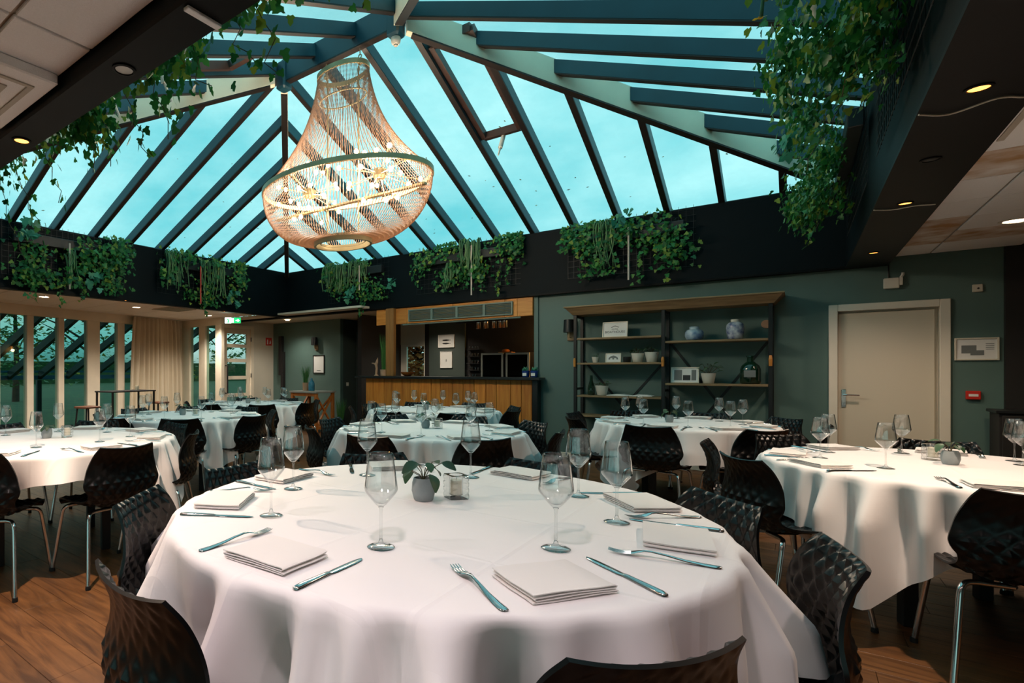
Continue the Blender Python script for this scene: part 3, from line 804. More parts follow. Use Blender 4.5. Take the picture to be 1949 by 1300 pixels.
def loft(sections, m=None):
    """sections: list of (y, [(x, z)...]) closed rings of equal length"""
    m = m or MB(); n = len(sections[0][1]); vs = []; fs = []
    for y, ring in sections: vs += [(x, y, z) for x, z in ring]
    for i in range(len(sections)-1):
        for k in range(n): fs.append((i*n+k, i*n+(k+1) % n, (i+1)*n+(k+1) % n, (i+1)*n+k))
    fs += [tuple(reversed(range(n))), tuple(range((len(sections)-1)*n, len(sections)*n))]
    return m.add(vs, fs)
def strip(sections, m=None, cx=0):     # (y, halfwidth, z, thickness, crown)
    ss = []
    for y, w, z, t, c in sections:
        ss.append((y, [(cx-w, z), (cx-w*.5, z-t*.2), (cx, z-t*.3), (cx+w*.5, z-t*.2), (cx+w, z), (cx+w*.9, z+t*.6), (cx+w*.45, z+t+c*.8), (cx, z+t+c), (cx-w*.45, z+t+c*.8), (cx-w*.9, z+t*.6)]))
    return loft(ss, m)
def fork_mesh():
    m = MB()
    m = strip([(-.125, .002, .0022, .002, 0), (-.122, .0085, .0022, .0022, .0006), (-.112, .0105, .002, .0024, .001), (-.09, .0095, .0022, .0026, .001), (-.05, .0068, .005, .0028, .001), (-.01, .0042, .011, .003, .001), (.025, .0036, .015, .003, .0006), (.04, .006, .0148, .0026, 0), (.05, .0108, .0125, .0022, 0), (.062, .0125, .009, .002, 0), (.07, .0128, .0068, .002, 0)], m)
    for i in range(4):
        cx = -.0102+.0068*i
        strip([(.0695, .0024, .0068, .002, 0), (.088, .0022, .0045, .0018, 0), (.108, .0019, .0062, .0016, 0), (.122, .0008, .0092, .0012, 0)], m, cx)
    return m.mesh('fork', M_steel, 45)
def knife_meshes():
    h = strip([(-.125, .003, .001, .003, 0), (-.122, .0085, .0008, .005, .001), (-.11, .0098, .0008, .006, .0015), (-.08, .0088, .0008, .006, .0015), (-.04, .0072, .001, .0055, .001), (-.012, .0066, .0014, .005, .0006), (-.004, .0060, .0016, .0042, 0)]).mesh('handle', M_steel, 45)
    b = strip([(-.004, .0062, .0020, .0024, 0), (.006, .0092, .0020, .0018, 0), (.05, .0100, .0019, .0016, 0), (.09, .0096, .0018, .0014, 0), (.112, .0075, .0018, .0012, 0), (.122, .0035, .0018, .0011, 0), (.125, .0006, .0018, .001, 0)]).mesh('blade', M_steel, 45)
    return h, b
def napkin_mesh(seed):
    rg = random.Random(seed)
    W, D = .105, .082; t = .0022
    # serpentine cross-section: four layers folded over each other, one plump fold on the right
    path = []
    zs = [.003, .0078, .0128, .0182]; jit = [rg.uniform(-.006, .006) for _ in range(4)]
    for k, z in enumerate(zs):
        xs = [-W+jit[k], -W*.5, 0, W*.5, W-.004-k*.0015]
        if k % 2: xs = xs[::-1]
        for i, x in enumerate(xs): path.append((x, z+.0012*math.sin(3*x/W+k)))
        if k < 3:
            e = path[-1]; sgn = 1 if k % 2 == 0 else -1
            path.append((e[0]+sgn*.0042, z+.0026))
    P = [Vector((x, z, 0)) for x, z in path]; ring_top = []; ring_bot = []
    for i, p in enumerate(P):
        tt = (P[min(i+1, len(P)-1)]-P[max(i-1, 0)]).normalized(); nn = Vector((-tt.y, tt.x, 0))*t/2
        ring_top.append(p+nn); ring_bot.append(p-nn)
    ring = [(q.x, q.y) for q in ring_top]+[(q.x, q.y) for q in reversed(ring_bot)]
    secs = []
    for i in range(7):
        f = -1+2*i/6; sc_ = 1+.012*math.sin(4*f+seed); lift = .0015*abs(f)**3
        secs.append((D*f, [(x*sc_+.004*f*math.sin(seed), z+lift*(z/.018)) for x, z in ring]))
    return loft(secs).mesh('napkin', M_napkin, 50)
FORK = fork_mesh(); KNIFE = knife_meshes(); NAPS = [napkin_mesh(k) for k in range(3)]
GLASS = {h: glass_parts(h) for h in (.255, .235)}
def potplant_parts(R=.036, H=.072):
    pot = MB().lathe([(0, 0), (R*.78, 0), (R*.86, .004), (R*1.05, H*.42), (R, H*.78), (R*.86, H), (R*.78, H), (R*.80, H*.84), (0, H*.84)], 28).mesh('pot', M_pot, 50)
    soil = MB().lathe([(0, H*.86), (R*.78, H*.86), (R*.7, H*.88), (0, H*.89)], 16).mesh('soil', M_soil)
    return pot, soil
POT = potplant_parts()
def leafblade(L, W, fold=.25, droop=.35, n=6):
    m = MB(); vs = []; fs = []
    for i in range(n+1):
        f = i/n; w = W*math.sin(PI*min(1, f*.92+.04))**.8*(1-.25*f)
        x = L*f; z = -droop*L*f*f
        vs += [(x, -w, z+fold*w), (x, 0, z), (x, w, z+fold*w)]
    for i in range(n):
        a = i*3; fs += [(a, a+1, a+4, a+3), (a+1, a+2, a+5, a+4)]
    m.add(vs, fs); return m
LEAFS = [leafblade(.052, .019, .25, .45).mesh('leaf', M_leafdark, 'all'), leafblade(.04, .016, .3, .2).mesh('leaf', M_leafdark, 'all')]
def pot_plant(x, y, z, label, seed, group, nleaf=7, lean=None, spread=.05, leafmats=None, brown=False):
    rg = random.Random(seed)
    t = thing('potted_plant', label, 'plant', (x, y, z), rg.uniform(0, 6), group)
    link('pot', POT[0], t); link('soil', POT[1], t)
    st = MB(); tips = []
    for k in range(nleaf):
        a = 2*PI*k/nleaf+rg.uniform(-.4, .4); h = rg.uniform(.085, .125); rr_ = spread*rg.uniform(.4, 1.0)
        tip = Vector((math.cos(a)*rr_, math.sin(a)*rr_, h)); st.tube([(0, 0, .06), (tip.x*.3, tip.y*.3, .06+(h-.06)*.6), tip], .0014, 5); tips.append((tip, a))
    st.build('stem', M_stem, t)
    for k, (tip, a) in enumerate(tips):
        o = link('leaf', LEAFS[k % 2], t, tip); o.rotation_euler = (rg.uniform(-.5, .5), rg.uniform(-.1, .6), a+rg.uniform(-.5, .5)); s = rg.uniform(.8, 1.25); o.scale = (s, s, s)
    return t
def candlecube_mesh():
    # pressed glass cube: bubble edges, square well for the candle
    m = MB(); s, h = .036, .088; N = 48; NZ = 40; vs = []; fs = []
    def sq(a, r):
        c, q = math.cos(a), math.sin(a); k = r/max(abs(c), abs(q)); k = min(k, r*1.30); return c*k, q*k
    for i in range(NZ+1):
        f = i/NZ; z = .004+h*f
        for k in range(N):
            a = 2*PI*k/N; c, q = math.cos(a), math.sin(a)
            cor = abs(math.sin(2*a))**4
            b = 1+(.045*abs(math.sin(f*PI*4)))*(.3+cor)
            x, y = sq(a, s*b); vs.append((x, y, z))
    for i in range(NZ):
        for k in range(N): fs.append((i*N+k, i*N+(k+1) % N, (i+1)*N+(k+1) % N, (i+1)*N+k))
    # rim and well
    top = NZ*N; w0 = len(vs)
    for zz in (.004+h, .018):
        for k in range(N):
            a = 2*PI*k/N; vs.append((.026*math.cos(a), .026*math.sin(a), zz))
    for k in range(N):
        k2 = (k+1) % N
        fs.append((top+k, top+k2, w0+k2, w0+k)); fs.append((w0+k, w0+k2, w0+N+k2, w0+N+k))
    fs.append(tuple(w0+N+k for k in range(N))); fs.append(tuple(reversed(range(N))))
    m.add(vs, fs); m.v = [(x, y, z-.004) for x, y, z in m.v]
    return m.mesh('candle_holder', M_glass_thick, 30)
CUBE = candlecube_mesh()
CANDLE = (MB().lathe([(0, 0), (.021, 0), (.0215, .003), (.0215, .052), (.019, .054), (.006, .051), (0, .051)], 20).mesh('wax', M_wax, 40),
          MB().tube([(0, 0, .05), (.001, 0, .058), (.003, 0, .062)], .0009, 5).mesh('wick', M_wick))

DIRW = ['far', 'far left', 'left', 'near left', 'near', 'near right', 'right', 'far right']
def dirword(s, used):
    rel = (s-130.2) % 360; order = sorted(range(8), key=lambda k: abs((rel-45*k+180) % 360-180))
    for k in order:
        if DIRW[k] not in used: used.add(DIRW[k]); return DIRW[k]
    return 'extra'
protos = {}
def simple(name, parts, label, cat, loc, rz, group, key):
    """first time build the thing with its parts, then copy thing and parts"""
    if key not in protos:
        t = thing(name, label, cat, loc, rz, group)
        for nm, me in parts: link(nm, me, t)
        protos[key] = (t, list(t.children)); return t
    p, kids = protos[key]
    r = p.copy(); C.objects.link(r); r.location = loc; r.rotation_euler = (0, 0, rz); r['label'] = label; r['group'] = group
    for ch in kids:
        c = ch.copy(); C.objects.link(c); c.parent = r
    return r
def setting(cx, cy, z, s, R, gH, word, tname, seed, skip=(), gpos=None):
    rg = random.Random(seed)
    a = math.radians(s); u = Vector((math.cos(a), math.sin(a))); rt = Vector((-u.y, u.x))   # rt: the sitter's right-hand side
    k = R/.89
    def at(r, tan): return Vector((cx, cy))+u*(r*k)+rt*tan*min(1, k*1.04)
    def lab(x): return '%s at the %s seat of %s' % (x, word, tname)
    if 'napkin' not in skip:
        p = at(.735, rg.uniform(-.01, .01)); me = NAPS[seed % 3]
        o = link('napkin', me, None, (p.x, p.y, z+.001), a+PI/2+rg.uniform(-.12, .12)+(PI if rg.random() < .4 else 0))
        tag(o, lab('folded white napkin'), 'napkin', 'napkins on the tables')
    if 'fork' not in skip:
        p = at(.715, -.175+rg.uniform(-.012, .012))
        o = link('fork', FORK, None, (p.x, p.y, z+.0005), a+PI/2+rg.uniform(-.12, .12))
        tag(o, lab('steel dinner fork'), 'fork', 'forks on the tables')
    if 'knife' not in skip:
        p = at(.72, .185+rg.uniform(-.012, .012))
        simple('table_knife', [('handle', KNIFE[0]), ('blade', KNIFE[1])], lab('steel dinner knife'), 'knife', (p.x, p.y, z+.001), a+PI/2+rg.uniform(-.1, .1), 'knives on the tables', 'knife')
    if 'glass' not in skip:
        p = at(.535, .165+rg.uniform(-.015, .015)) if gpos is None else gpos
        g = GLASS[gH]
        simple('wine_glass', [('foot', g[0]), ('stem', g[1]), ('bowl', g[2])], lab('empty stemmed wine glass'), 'glass', (p.x, p.y, z+.0005), rg.uniform(0, 6), 'wine glasses on the tables', 'glass%g' % gH)

TABS = [
    # key, name for labels, x, y, cloth height, R, seats, chair distance, hang, cloth corner angle, fold amp, cloth offset, flared corner
    ('T1', 'the front table', -1.00, 1.71, .79, .90, [-97, -40, 9, 42, 90, 137, 180, -143], .84, .25, -68, .06, (0, 0), 22),
    ('T2', 'the left edge table', -4.18, 1.70, .765, .88, [2, 45, 90, 135, 180, -135, -90, -45], .80, .17, -62, .05, (0, 0), None),
    ('T3', 'the curtain side table', -5.22, 3.62, .765, .80, [-40, 8, 53, 98, 143, 188, 233, 278], .72, .22, -16, .048, (0, 0), None),
    ('T4', 'the glazed door table', -6.35, 5.55, .765, .80, [-80, -35, 10, 55, 100, 145, 190, 235], .74, .22, -12, .045, (0, 0), None),
    ('T5', 'the middle table', -2.42, 4.10, .765, .79, [-84, -37, 8, 53, 98, 143, 188, -127], .80, .24, -60, .045, (0, 0), None),
    ('T6', 'the bar side table', -3.55, 6.12, .765, .82, [-90, -47, -2, 43, 88, 133, 178, 223], .82, .22, -68, .045, (0, 0), None),
    ('T7', 'the shelf side table', -.86, 6.18, .765, .76, [-95, -50, -5, 40, 85, 130, 175, 220], .80, .30, -118, .048, (0, 0), None),
    ('T8', 'the white door table', .60, 4.28, .765, .78, [180, 132, -142, 85, 36, -84, -12], .80, .22, -117, .05, (-.03, -.05), None),
]
SANG = {'T1': [-92, -38, 5, 40, 88, 136, 180, -142]}
GPX = {'T1': [(725, 1042), (1058, 1045), (1174, 995), (1101, 945), (896, 909), (699, 905), (558, 931), (516, 982)],
       'T2': [(190, 841), (248, 831), (204, 823), (111, 822), (11, 829), None, None, (69, 852)],
       'T8': [(1561, 872), (1576, 861), (1686, 892), (1716, 863), (1931, 878), None, (1947, 886)]}
LEG = MB().bbox(-.03, .03, -.03, .03, 0, .715, .004).mesh('leg', M_tableleg)
tops = {}
for ti, (key, nm, x, y, h, R, seats, cd, hang, corner, amp, off, flare) in enumerate(TABS):
    t = thing('round_table', 'round table on black legs under the white cloth, '+nm.replace('the ', '', 1), 'table', (x, y, 0), math.radians(corner+45), 'round banquet tables')
    if R not in tops: tops[R] = MB().lathe([(0, .715), (R-.05, .715), (R-.045, .718), (R-.045, .752), (R-.05, .755), (0, .755)], 64).mesh('tabletop', M_tabletop, 40)
    top = link('tabletop', tops[R], t, (0, 0, h-.764))
    for a in range(4):
        l = link('leg', LEG, t, (R*.52*math.cos(a*PI/2+PI/4), R*.52*math.sin(a*PI/2+PI/4), 0)); l.scale = (1, 1, (h-.049)/.715)
    c = link('tablecloth', cloth_mesh(R, hang, math.radians(corner), amp, off, ti+11, None if flare is None else math.radians(flare)), None, (x, y, h))
    tag(c, 'white tablecloth draped over '+nm, 'tablecloth', 'white tablecloths')
    used = set()
    for k, s in enumerate(seats):
        w = dirword(s, used); a = math.radians(s)
        jit = random.Random(ti*50+k)
        dd = cd+jit.uniform(-.02, .02)
        chair(x+math.cos(a)*dd, y+math.sin(a)*dd, a+PI+jit.uniform(-.06, .06), 'black quilted plastic chair at the %s seat of %s' % (w, nm), 'quilted dining chairs')
        gp = GPX.get(key, [None]*8)[k]
        setting(x, y, h, SANG.get(key, seats)[k], R, .255 if key == 'T1' else .235, w, nm, ti*10+k, gpos=at_h(gp[0], gp[1], h) if gp else None)
    if key == 'T1': pp, cpx = at_h(806, 952, h), at_h(868, 948, h)
    elif key == 'T2': pp, cpx = at_h(89, 834, h), at_h(128, 832, h)
    elif key == 'T8': pp, cpx = at_h(1809, 884, h), at_h(1776, 875, h)
    elif key == 'T5': pp, cpx = at_h(810, 815, h), at_h(832, 815, h)
    else:
        pp = Vector((x-.10, y-.02, h)); cpx = Vector((x+.06, y+.04, h))
    pl_ = pot_plant(pp.x, pp.y, h+.0005, 'small leafy plant in a grey pot, centre of '+nm, 30+ti, 'plants on the tables', 9 if key == 'T1' else 7, spread=.06 if key == 'T1' else .045)
    if key == 'T1': pl_.scale = (1.15,)*3
    ca = math.radians(-33)
    if key != 'T7':
        simple('candle_holder', [('bubbled_cube', CUBE)], 'clear bubbled glass candle cube, centre of '+nm, 'candle holder', (cpx.x, cpx.y, h+.0005), ca, 'candle cubes on the tables', 'cube')
        simple('candle', [('wax', CANDLE[0]), ('wick', CANDLE[1])], 'cream candle inside the glass cube of '+nm, 'candle', (cpx.x, cpx.y, h+.0155), 0, 'candles on the tables', 'candle')
# ------------------------------------------------------------------ chandelier under the ridge
def chandelier():
    cx, cy = -3.83, YM
    t = thing('chandelier', 'large oval bead string chandelier glowing with many small bulbs under the glass roof', 'chandelier', (cx, cy, 0))
    zt, zm, zb = 4.54, 3.30, 2.68
    at_, bt = .34, .20; am, bm = 1.07, .70; ab, bb_ = .35, .27
    def ring(a, b, z, w, h, m, nm):
        N = 72; mb = MB(); vs = []; fs = []
        for k in range(N):
            c, s = math.cos(2*PI*k/N), math.sin(2*PI*k/N)
            vs += [((a-w)*c, (b-w)*s, z-h/2), (a*c, b*s, z-h/2), (a*c, b*s, z+h/2), ((a-w)*c, (b-w)*s, z+h/2)]
        for k in range(N):
            i, j = k*4, ((k+1) % N)*4
            for q in range(4): fs.append((i+q, i+(q+1) % 4, j+(q+1) % 4, j+q))
        return mb.add(vs, fs).build(nm, m, t, smooth=True)
    ring(at_, bt, zt, .02, .05, M_brass, 'top_ring'); ring(at_-.03, bt-.03, zt-.28, .012, .012, M_brass, 'inner_ring')
    ring(am, bm, zm, .03, .05, M_brass, 'middle_ring')
    ring(ab, bb_, zb, .025, .07, M_brass, 'bottom_ring'); ring(ab-.07, bb_-.07, zb+.005, .012, .02, M_brass, 'inner_ring')
    mb = MB().bar((-am+.02, 0, zm-.20), (am-.02, 0, zm-.20), .05, .02)
    mb.build('carrier_bar', M_brass, t)
    for sx in (-1, 1):
        MB().tube([(sx*.22, 0, zb+.02), (sx*.22, 0, zt+.0)], .009, 8).build('rod', M_brass, t)
        MB().tube([(sx*.24, 0, zt-.0), (sx*.24, 0, zt+.08)], .008, 6).tube([(sx*.24+.02*math.cos(a*PI/6), 0, zt+.10+.02*math.sin(a*PI/6)) for a in range(12)], .006, 6, closed=True).lathe([(0, 0), (.03, 0), (.03, .02), (.012, .04), (0, .05)], 12, sx*.24, 0, zt+.025).build('hook', M_brass, t)
    # bead strings: hanging skirt above the middle ring, belly below it
    bead_r = .0042
    def strands(nm, fn, n, nseg):
        mb = MB()
        for k in range(n):
            a = 2*PI*k/n; pts = [fn(a, f/nseg) for f in range(nseg+1)]
            fine = catmull(pts, 5); N = len(fine)
            mb.tube(fine, [bead_r*(1.0 if i % 2 else .55) for i in range(N)], 5, caps=False)
        return tag(mb.build(nm, M_bead, t, smooth='all'), kind='stuff')
    def upper(a, f):
        g = f**1.75 if f < 1 else 1.0
        g = .30*f+.70*f**2.4
        return ((at_-.012+(am-.012-at_+.012)*g)*math.cos(a), (bt-.012+(bm-bt)*g)*math.sin(a), zt-.02+(zm-zt+.02)*f)
    def lower(a, f):
        th = f*PI/2
        g = 1-math.cos(PI/2-th)**.0 if False else math.cos(th)**.85
        return ((ab-.012+(am-ab)*g)*math.cos(a), (bb_-.012+(bm-bb_)*g)*math.sin(a), zm-.02+(zb+.03-zm)*math.sin(th)**1.0)
    strands('upper_bead_strings', upper, 120, 9); strands('lower_bead_strings', lower, 170, 9)
    # two bursts of bulbs
    bulb = MB().lathe([(0, -.026), (.012, -.023), (.021, -.012), (.024, 0), (.021, .012), (.012, .023), (0, .026)], 12).mesh('bulb', M_bulb, 'all')
    rg = random.Random(5)
    for sx in (-1, 1):
        c = Vector((sx*.50, 0, zm+.02))
        MB().lathe([(0, -.05), (.05, -.05), (.075, -.03), (.075, .03), (.05, .05), (0, .05)], 16, c.x, c.y, c.z).build('burst_hub', M_brass, t, smooth=40)
        n = 24
        for k in range(n):
            y = 1-2*(k+.5)/n; r = math.sqrt(1-y*y); ph = k*2.39996+sx
            d = Vector((r*math.cos(ph), r*math.sin(ph), y*.8)); L = .40 if abs(d.y) < .8 else .34
            L *= rg.uniform(.85, 1.1); p = c+d*L
            st = MB().tube([c+d*.05, p-d*.03], .004, 5).tube([p-d*.05, p-d*.02], .011, 6).build('bulb_arm', M_brass, t)
            link('bulb', bulb, st, p)
        ld_ = bpy.data.lights.new('chandelier_light', 'POINT'); ld_.energy = 46; ld_.color = (1.0, .82, .64); ld_.shadow_soft_size = .22
        lo = bpy.data.objects.new('chandelier_light', ld_); C.objects.link(lo); lo.parent = t; lo.location = (c.x, c.y, c.z-.02)
    # suspension from the ridge
    for sx in (-1, 1):
        MB().tube([(sx*.24, 0, zt+.13), (sx*.24, 0, rz_(RUN)-.27)], .006, 6).build('chain', M_brass, t)
    return t
chandelier()

# ------------------------------------------------------------------ downlights, added fill lamps and other ceiling fittings
def downlight(x, y, z, r, lit, label, watts=0, col=(1, .74, .56), ring=None, spot=2.3, blend=.9):
    t = thing('downlight', label, 'downlight', (x, y, z), 0, 'recessed downlights')
    MB().lathe([(r*.74, -.001), (r*.78, -.006), (r, -.004), (r, .0), (r*.74, .002)], 28).build('trim_ring', ring or M_blacksteel, t, smooth=True)
    MB().lathe([(0, -.003), (r*.5, -.0035), (r*.735, -.002), (r*.735, .001), (0, .001)], 28).build('lens', lit, t, smooth=True)
    if watts:
        d = bpy.data.lights.new('downlight_lamp', 'SPOT'); d.energy = watts; d.color = col; d.spot_size = spot; d.spot_blend = blend; d.shadow_soft_size = r*.7
        o = bpy.data.objects.new('downlight_lamp', d); C.objects.link(o); o.parent = t; o.location = (0, 0, -.02)
zz = FB-.023
downlight(.545, 3.29, zz, .042, M_lamp, 'small lit downlight in the black soffit, nearest on the right', 46, ring=M_soffit)
downlight(.545, 5.24, zz, .042, M_lamp, 'small lit downlight in the black soffit, middle of the right side', 26, ring=M_soffit)
downlight(.545, 7.25, zz, .042, M_lamp, 'small lit downlight at the far end of the right soffit', 16, ring=M_soffit)
downlight(.535, 4.24, zz, .042, M_blacksteel, 'unlit dark downlight in the right soffit', 0, ring=M_soffit)
downlight(-1.91, 1.04, zz, .042, M_unlit, 'unlit white downlight in the black soffit at upper left', 0, ring=M_soffit)
downlight(-2.88, 1.04, zz, .042, M_lamp, 'small lit downlight at the left end of the near soffit', 75, ring=M_soffit)
for k, (x, y, lb, w) in enumerate([(-9.33, 3.70, 'nearest bright downlight in the cream ceiling by the windows', 75), (-9.54, 5.44, 'middle bright downlight in the cream ceiling by the windows', 75), (-9.80, 7.28, 'bright downlight before the glazed door', 75)]):
    downlight(x, y, CEIL-.006, .095, M_lampwhite, lb, w, (1, .88, .74), M_white)
downlight(-8.20, 4.49, zz, .03, M_lamp, 'tiny lit spot under the left fascia between the plants', 6, ring=M_soffit)
downlight(-8.27, 6.51, zz, .03, M_lamp, 'tiny lit spot under the left fascia near the exit sign', 6, ring=M_soffit)
downlight(1.33, 6.82, CEIL-.006, .10, M_lampwhite, 'wide bright downlight in the stained tile ceiling at the right', 16, (1, .72, .44), M_white)
for k, (x, y) in enumerate([(-1.75, .22), (-.5, .42), (1.3, .3), (-4.6, .2), (-7.2, .4)]):  # fill lamps added out of view to brighten the near tables
    downlight(x, y, CEIL-.006, .095, M_lampwhite, ['added unseen fill lamp above the camera, left of it', 'added unseen fill lamp straight above the camera', 'added unseen fill lamp behind the camera at the right', 'added unseen fill lamp behind the camera at the left', 'added unseen fill lamp behind the camera, far left'][k], [20, 22, 26, 32, 40][k], (1, .83, .86), M_white)
downlight(-5.65, 9.55, 2.438, .06, M_lampwhite, 'added fill lamp in the black ceiling behind the bar', 26, (1, .84, .66), M_blacksteel)  # hidden lamp added to brighten the pictures behind the bar
downlight(-8.85, 8.75, FB-.002, .07, M_lampwhite, 'added fill lamp in the cream ceiling of the alcove', 26, (1, .88, .74), M_white)  # lamp added to lift the dark alcove wall
# ceiling air vents
t = thing('ceiling_vent', 'white four way air vent in the right hand tile ceiling', 'air vent', (1.0, 4.02, CEIL-.045))
MB().bbox(-.3, .3, -.3, .3, .0, .04, .006).build('housing', M_tile, t)
for k in range(4):
    MB().box(-.24+.1*k, -.215+.1*k, -.22, .22, -.006, -.0005).build('slat', M_grid, t)
t = thing('ceiling_vent', 'square white air vent panel standing proud of the near left ceiling', 'air vent', (-2.60, .66, CEIL-.05))
MB().bbox(-.32, .32, -.30, .30, .0, .045, .006).build('housing', M_tile, t)
for k in range(3):
    w = .24-.075*k
    mb = MB()
    for (x0, x1, y0, y1) in ((-w, w, -w, -w+.02), (-w, w, w-.02, w), (-w, -w+.02, -w+.02, w-.02), (w-.02, w, -w+.02, w-.02)): mb.box(x0, x1, y0, y1, -.006, -.0005)
    mb.build('slat', M_grid, t)
t = thing('ceiling_vent', 'flat grey air grille in the cream ceiling by the windows', 'air vent', (-9.3, 6.1, CEIL-.016))
MB().bbox(-.3, .3, -.3, .3, 0, .011, .002).build('housing', M_grid, t)
for k in range(9): MB().box(-.27, .27, -.26+.06*k, -.235+.06*k, -.003, -.0003).build('slat', M_greygrille, t)
# cords over the soffit
for k, (pts, lb) in enumerate([([(.40, 3.45, zz-.006), (.50, 3.52, zz-.008), (.62, 3.44, zz-.008), (.70, 3.50, zz-.006)], 'thin pale cord on the right soffit nearest the camera'), ([(.40, 5.3, zz-.006), (.50, 5.36, zz-.008), (.6, 5.33, zz-.008), (.70, 5.38, zz-.006)], 'thin pale cord on the right soffit by the far plant')]):
    tag(MB().tube(catmull(pts, 6), .004, 6).build('cord', M_wallcream, smooth=True), lb, 'cord')
tag(MB().bbox(-1.445, -1.42, .98, 1.108, zz-.012, zz-.0005, .002).build('soffit_strip', M_tile), 'narrow cream strip across the black soffit at upper left', 'strip')
# smoke detector on the ridge node
t = thing('smoke_detector', 'white smoke detector under the right end of the ridge', 'detector', (B.x, YM, B.z-.385))
MB().lathe([(0, -.045), (.03, -.045), (.045, -.03), (.05, -.005), (.05, .02), (0, .02)], 20).build('body', M_whiteplastic, t, smooth=40)
MB().lathe([(0, -.06), (.02, -.06), (.022, -.0455), (0, -.0455)], 14).build('sensor', M_grid, t, smooth=40)

# ------------------------------------------------------------------ bar
bar = thing('bar_counter', 'wooden bar with black top and vertical board front', 'bar', (0, 0, 0))
MB().bbox(-6.30, -2.88, 7.98, 8.236, 1.125, 1.165, .004).bbox(-6.04, -3.07, 8.237, 8.60, 1.125, 1.165, .004).build('counter_slab', M_counter, bar)
ps = [-6.13]
rg = random.Random(8)
while ps[-1] < -3.2: ps.append(min(ps[-1]+rg.uniform(.16, .24), -3.03))
if ps[-1] < -3.03: ps.append(-3.03)
for a, b in zip(ps, ps[1:]): MB().bbox(a+.003, b-.003, 8.10, 8.13+rg.uniform(0, .004), .02, 1.122, .003).build('front_board', M_oakv, bar)
MB().box(-6.14, -2.95, 8.14, 8.236, .01, 1.12).box(-6.03, -3.07, 8.237, 8.58, .01, 1.12).bbox(-3.02, -2.94, 8.08, 8.139, .01, 1.12, .003).build('carcass', M_counter, bar)
MB().bbox(-6.14, -2.95, 8.115, 8.128, .0, .018, .002).build('plinth', M_counter, bar)
hd = thing('bar_header', 'rough wooden beam and post framing the bar opening', 'beam', (0, 0, 0))
for a, b in zip([-5.97, -5.55, -5.30, -4.4, -3.5, -3.30], [-5.55, -5.30, -4.4, -3.5, -3.30, -3.06]):
    MB().bbox(a+.002, b-.002, 8.21, 8.26, 2.10, FB-.026, .003).build('header_board', M_oak, hd)
MB().bbox(-5.70, -5.53, 8.12, 8.209, 1.167, FB-.026, .006).build('post', M_post, hd)
gr = thing('air_grille', 'long grey green louvred grille in the bar header', 'grille', (0, 0, 0))
gx = [-5.25, -4.78, -4.31, -3.83, -3.36]
for a, b in zip(gx, gx[1:]):
    f = MB()
    f.box(a, a+.02, 8.17, 8.205, 2.13, 2.335); f.box(b-.02, b, 8.17, 8.205, 2.13, 2.335); f.box(a+.02, b-.02, 8.17, 8.205, 2.13, 2.15); f.box(a+.02, b-.02, 8.17, 8.205, 2.315, 2.335)
    fr = f.build('grille_frame', M_greygrille, gr)
    for k in range(7):
        z = 2.162+.022*k
        MB().hexa([(a+.021, 8.175, z), (b-.021, 8.175, z), (b-.021, 8.2, z+.012), (a+.021, 8.2, z+.012), (a+.021, 8.175, z+.004), (b-.021, 8.175, z+.004), (b-.021, 8.2, z+.016), (a+.021, 8.2, z+.016)]).build('louvre', M_greygrille, fr)
tag(MB().tube([(-5.4, 8.225, 2.085), (-3.25, 8.225, 2.085)], .014, 8).build('light_rail', M_greygrille, smooth=True), 'thin grey rail under the bar header', 'rail')
# room behind the bar
br = struct('wall_bar', 'dark back wall behind the bar')
YI = 10.35
MB().box(-6.95, -6.85, 8.9, YI, 0, 2.5).build('wall_panel', M_black, br)
MB().box(-6.849, -6.22, YI, YI+.1, 1.84, 2.44).build('wall_panel', M_wallcream, br)
MB().box(-6.849, -2.9, YI, YI+.1, 0, .98).build('wall_panel', M_black, br)
MB().box(-6.22, -2.9, YI, YI+.1, .98, 2.44).build('wall_panel', M_black, br)
MB().box(-6.08, -5.24, YI-.06, YI-.001, 0, 2.43).build('wall_panel', M_wallgrey, br)
MB().box(-3.05, -2.95, YW+.15, YI, 0, 2.5).build('wall_panel', M_wallgrey, br)
MB().box(-6.95, -2.9, YW+.02, YI+.1, 2.44, 2.5).build('ceiling_board', M_black, br)
MB().box(-6.15, -2.9, YW, YW+.06, FB, 2.5).build('wall_panel', M_black, br)
w5 = struct('window_5', 'small window behind the bar with autumn leaves outside')
for x0, x1, z0, z1 in ((-6.849, -6.70, .98, 1.84), (-6.25, -6.22, .98, 1.84), (-6.70, -6.25, 1.80, 1.84), (-6.70, -6.25, .98, 1.03)): MB().box(x0, x1, YI+.01, YI+.07, z0, z1).build('window_frame', M_white, w5)
MB().box(-6.70, -6.25, YI+.035, YI+.043, 1.03, 1.80).build('pane', M_pane, w5)
def picture(name, label, x0, x1, z0, z1, y, fcol, fw, depth=.02, tilt=0, mount=None):
    t = thing(name, label, 'picture', ((x0+x1)/2, y, z0)); w, h = (x1-x0)/2, z1-z0
    m = MB(); m.bbox(-w, -w+fw, -depth, 0, 0, h, .002); m.bbox(w-fw, w, -depth, 0, 0, h, .002); m.bbox(-w+fw, w-fw, -depth, 0, 0, fw, .002); m.bbox(-w+fw, w-fw, -depth, 0, h-fw, h, .002)
    m.build('picture_frame', fcol, t)
    pr = MB().box(-w+fw, w-fw, -depth*.5, -.002, fw, h-fw).build('print', mount or M_paper, t)
    if tilt: t.rotation_euler = (-tilt, 0, 0)
    return t, pr, w, h, -depth*.5-.0008
def shape(poly, y, m, parent, nm='ink'):
    return MB().prism(poly, 'y', y-.0006, y).build(nm, m, parent)
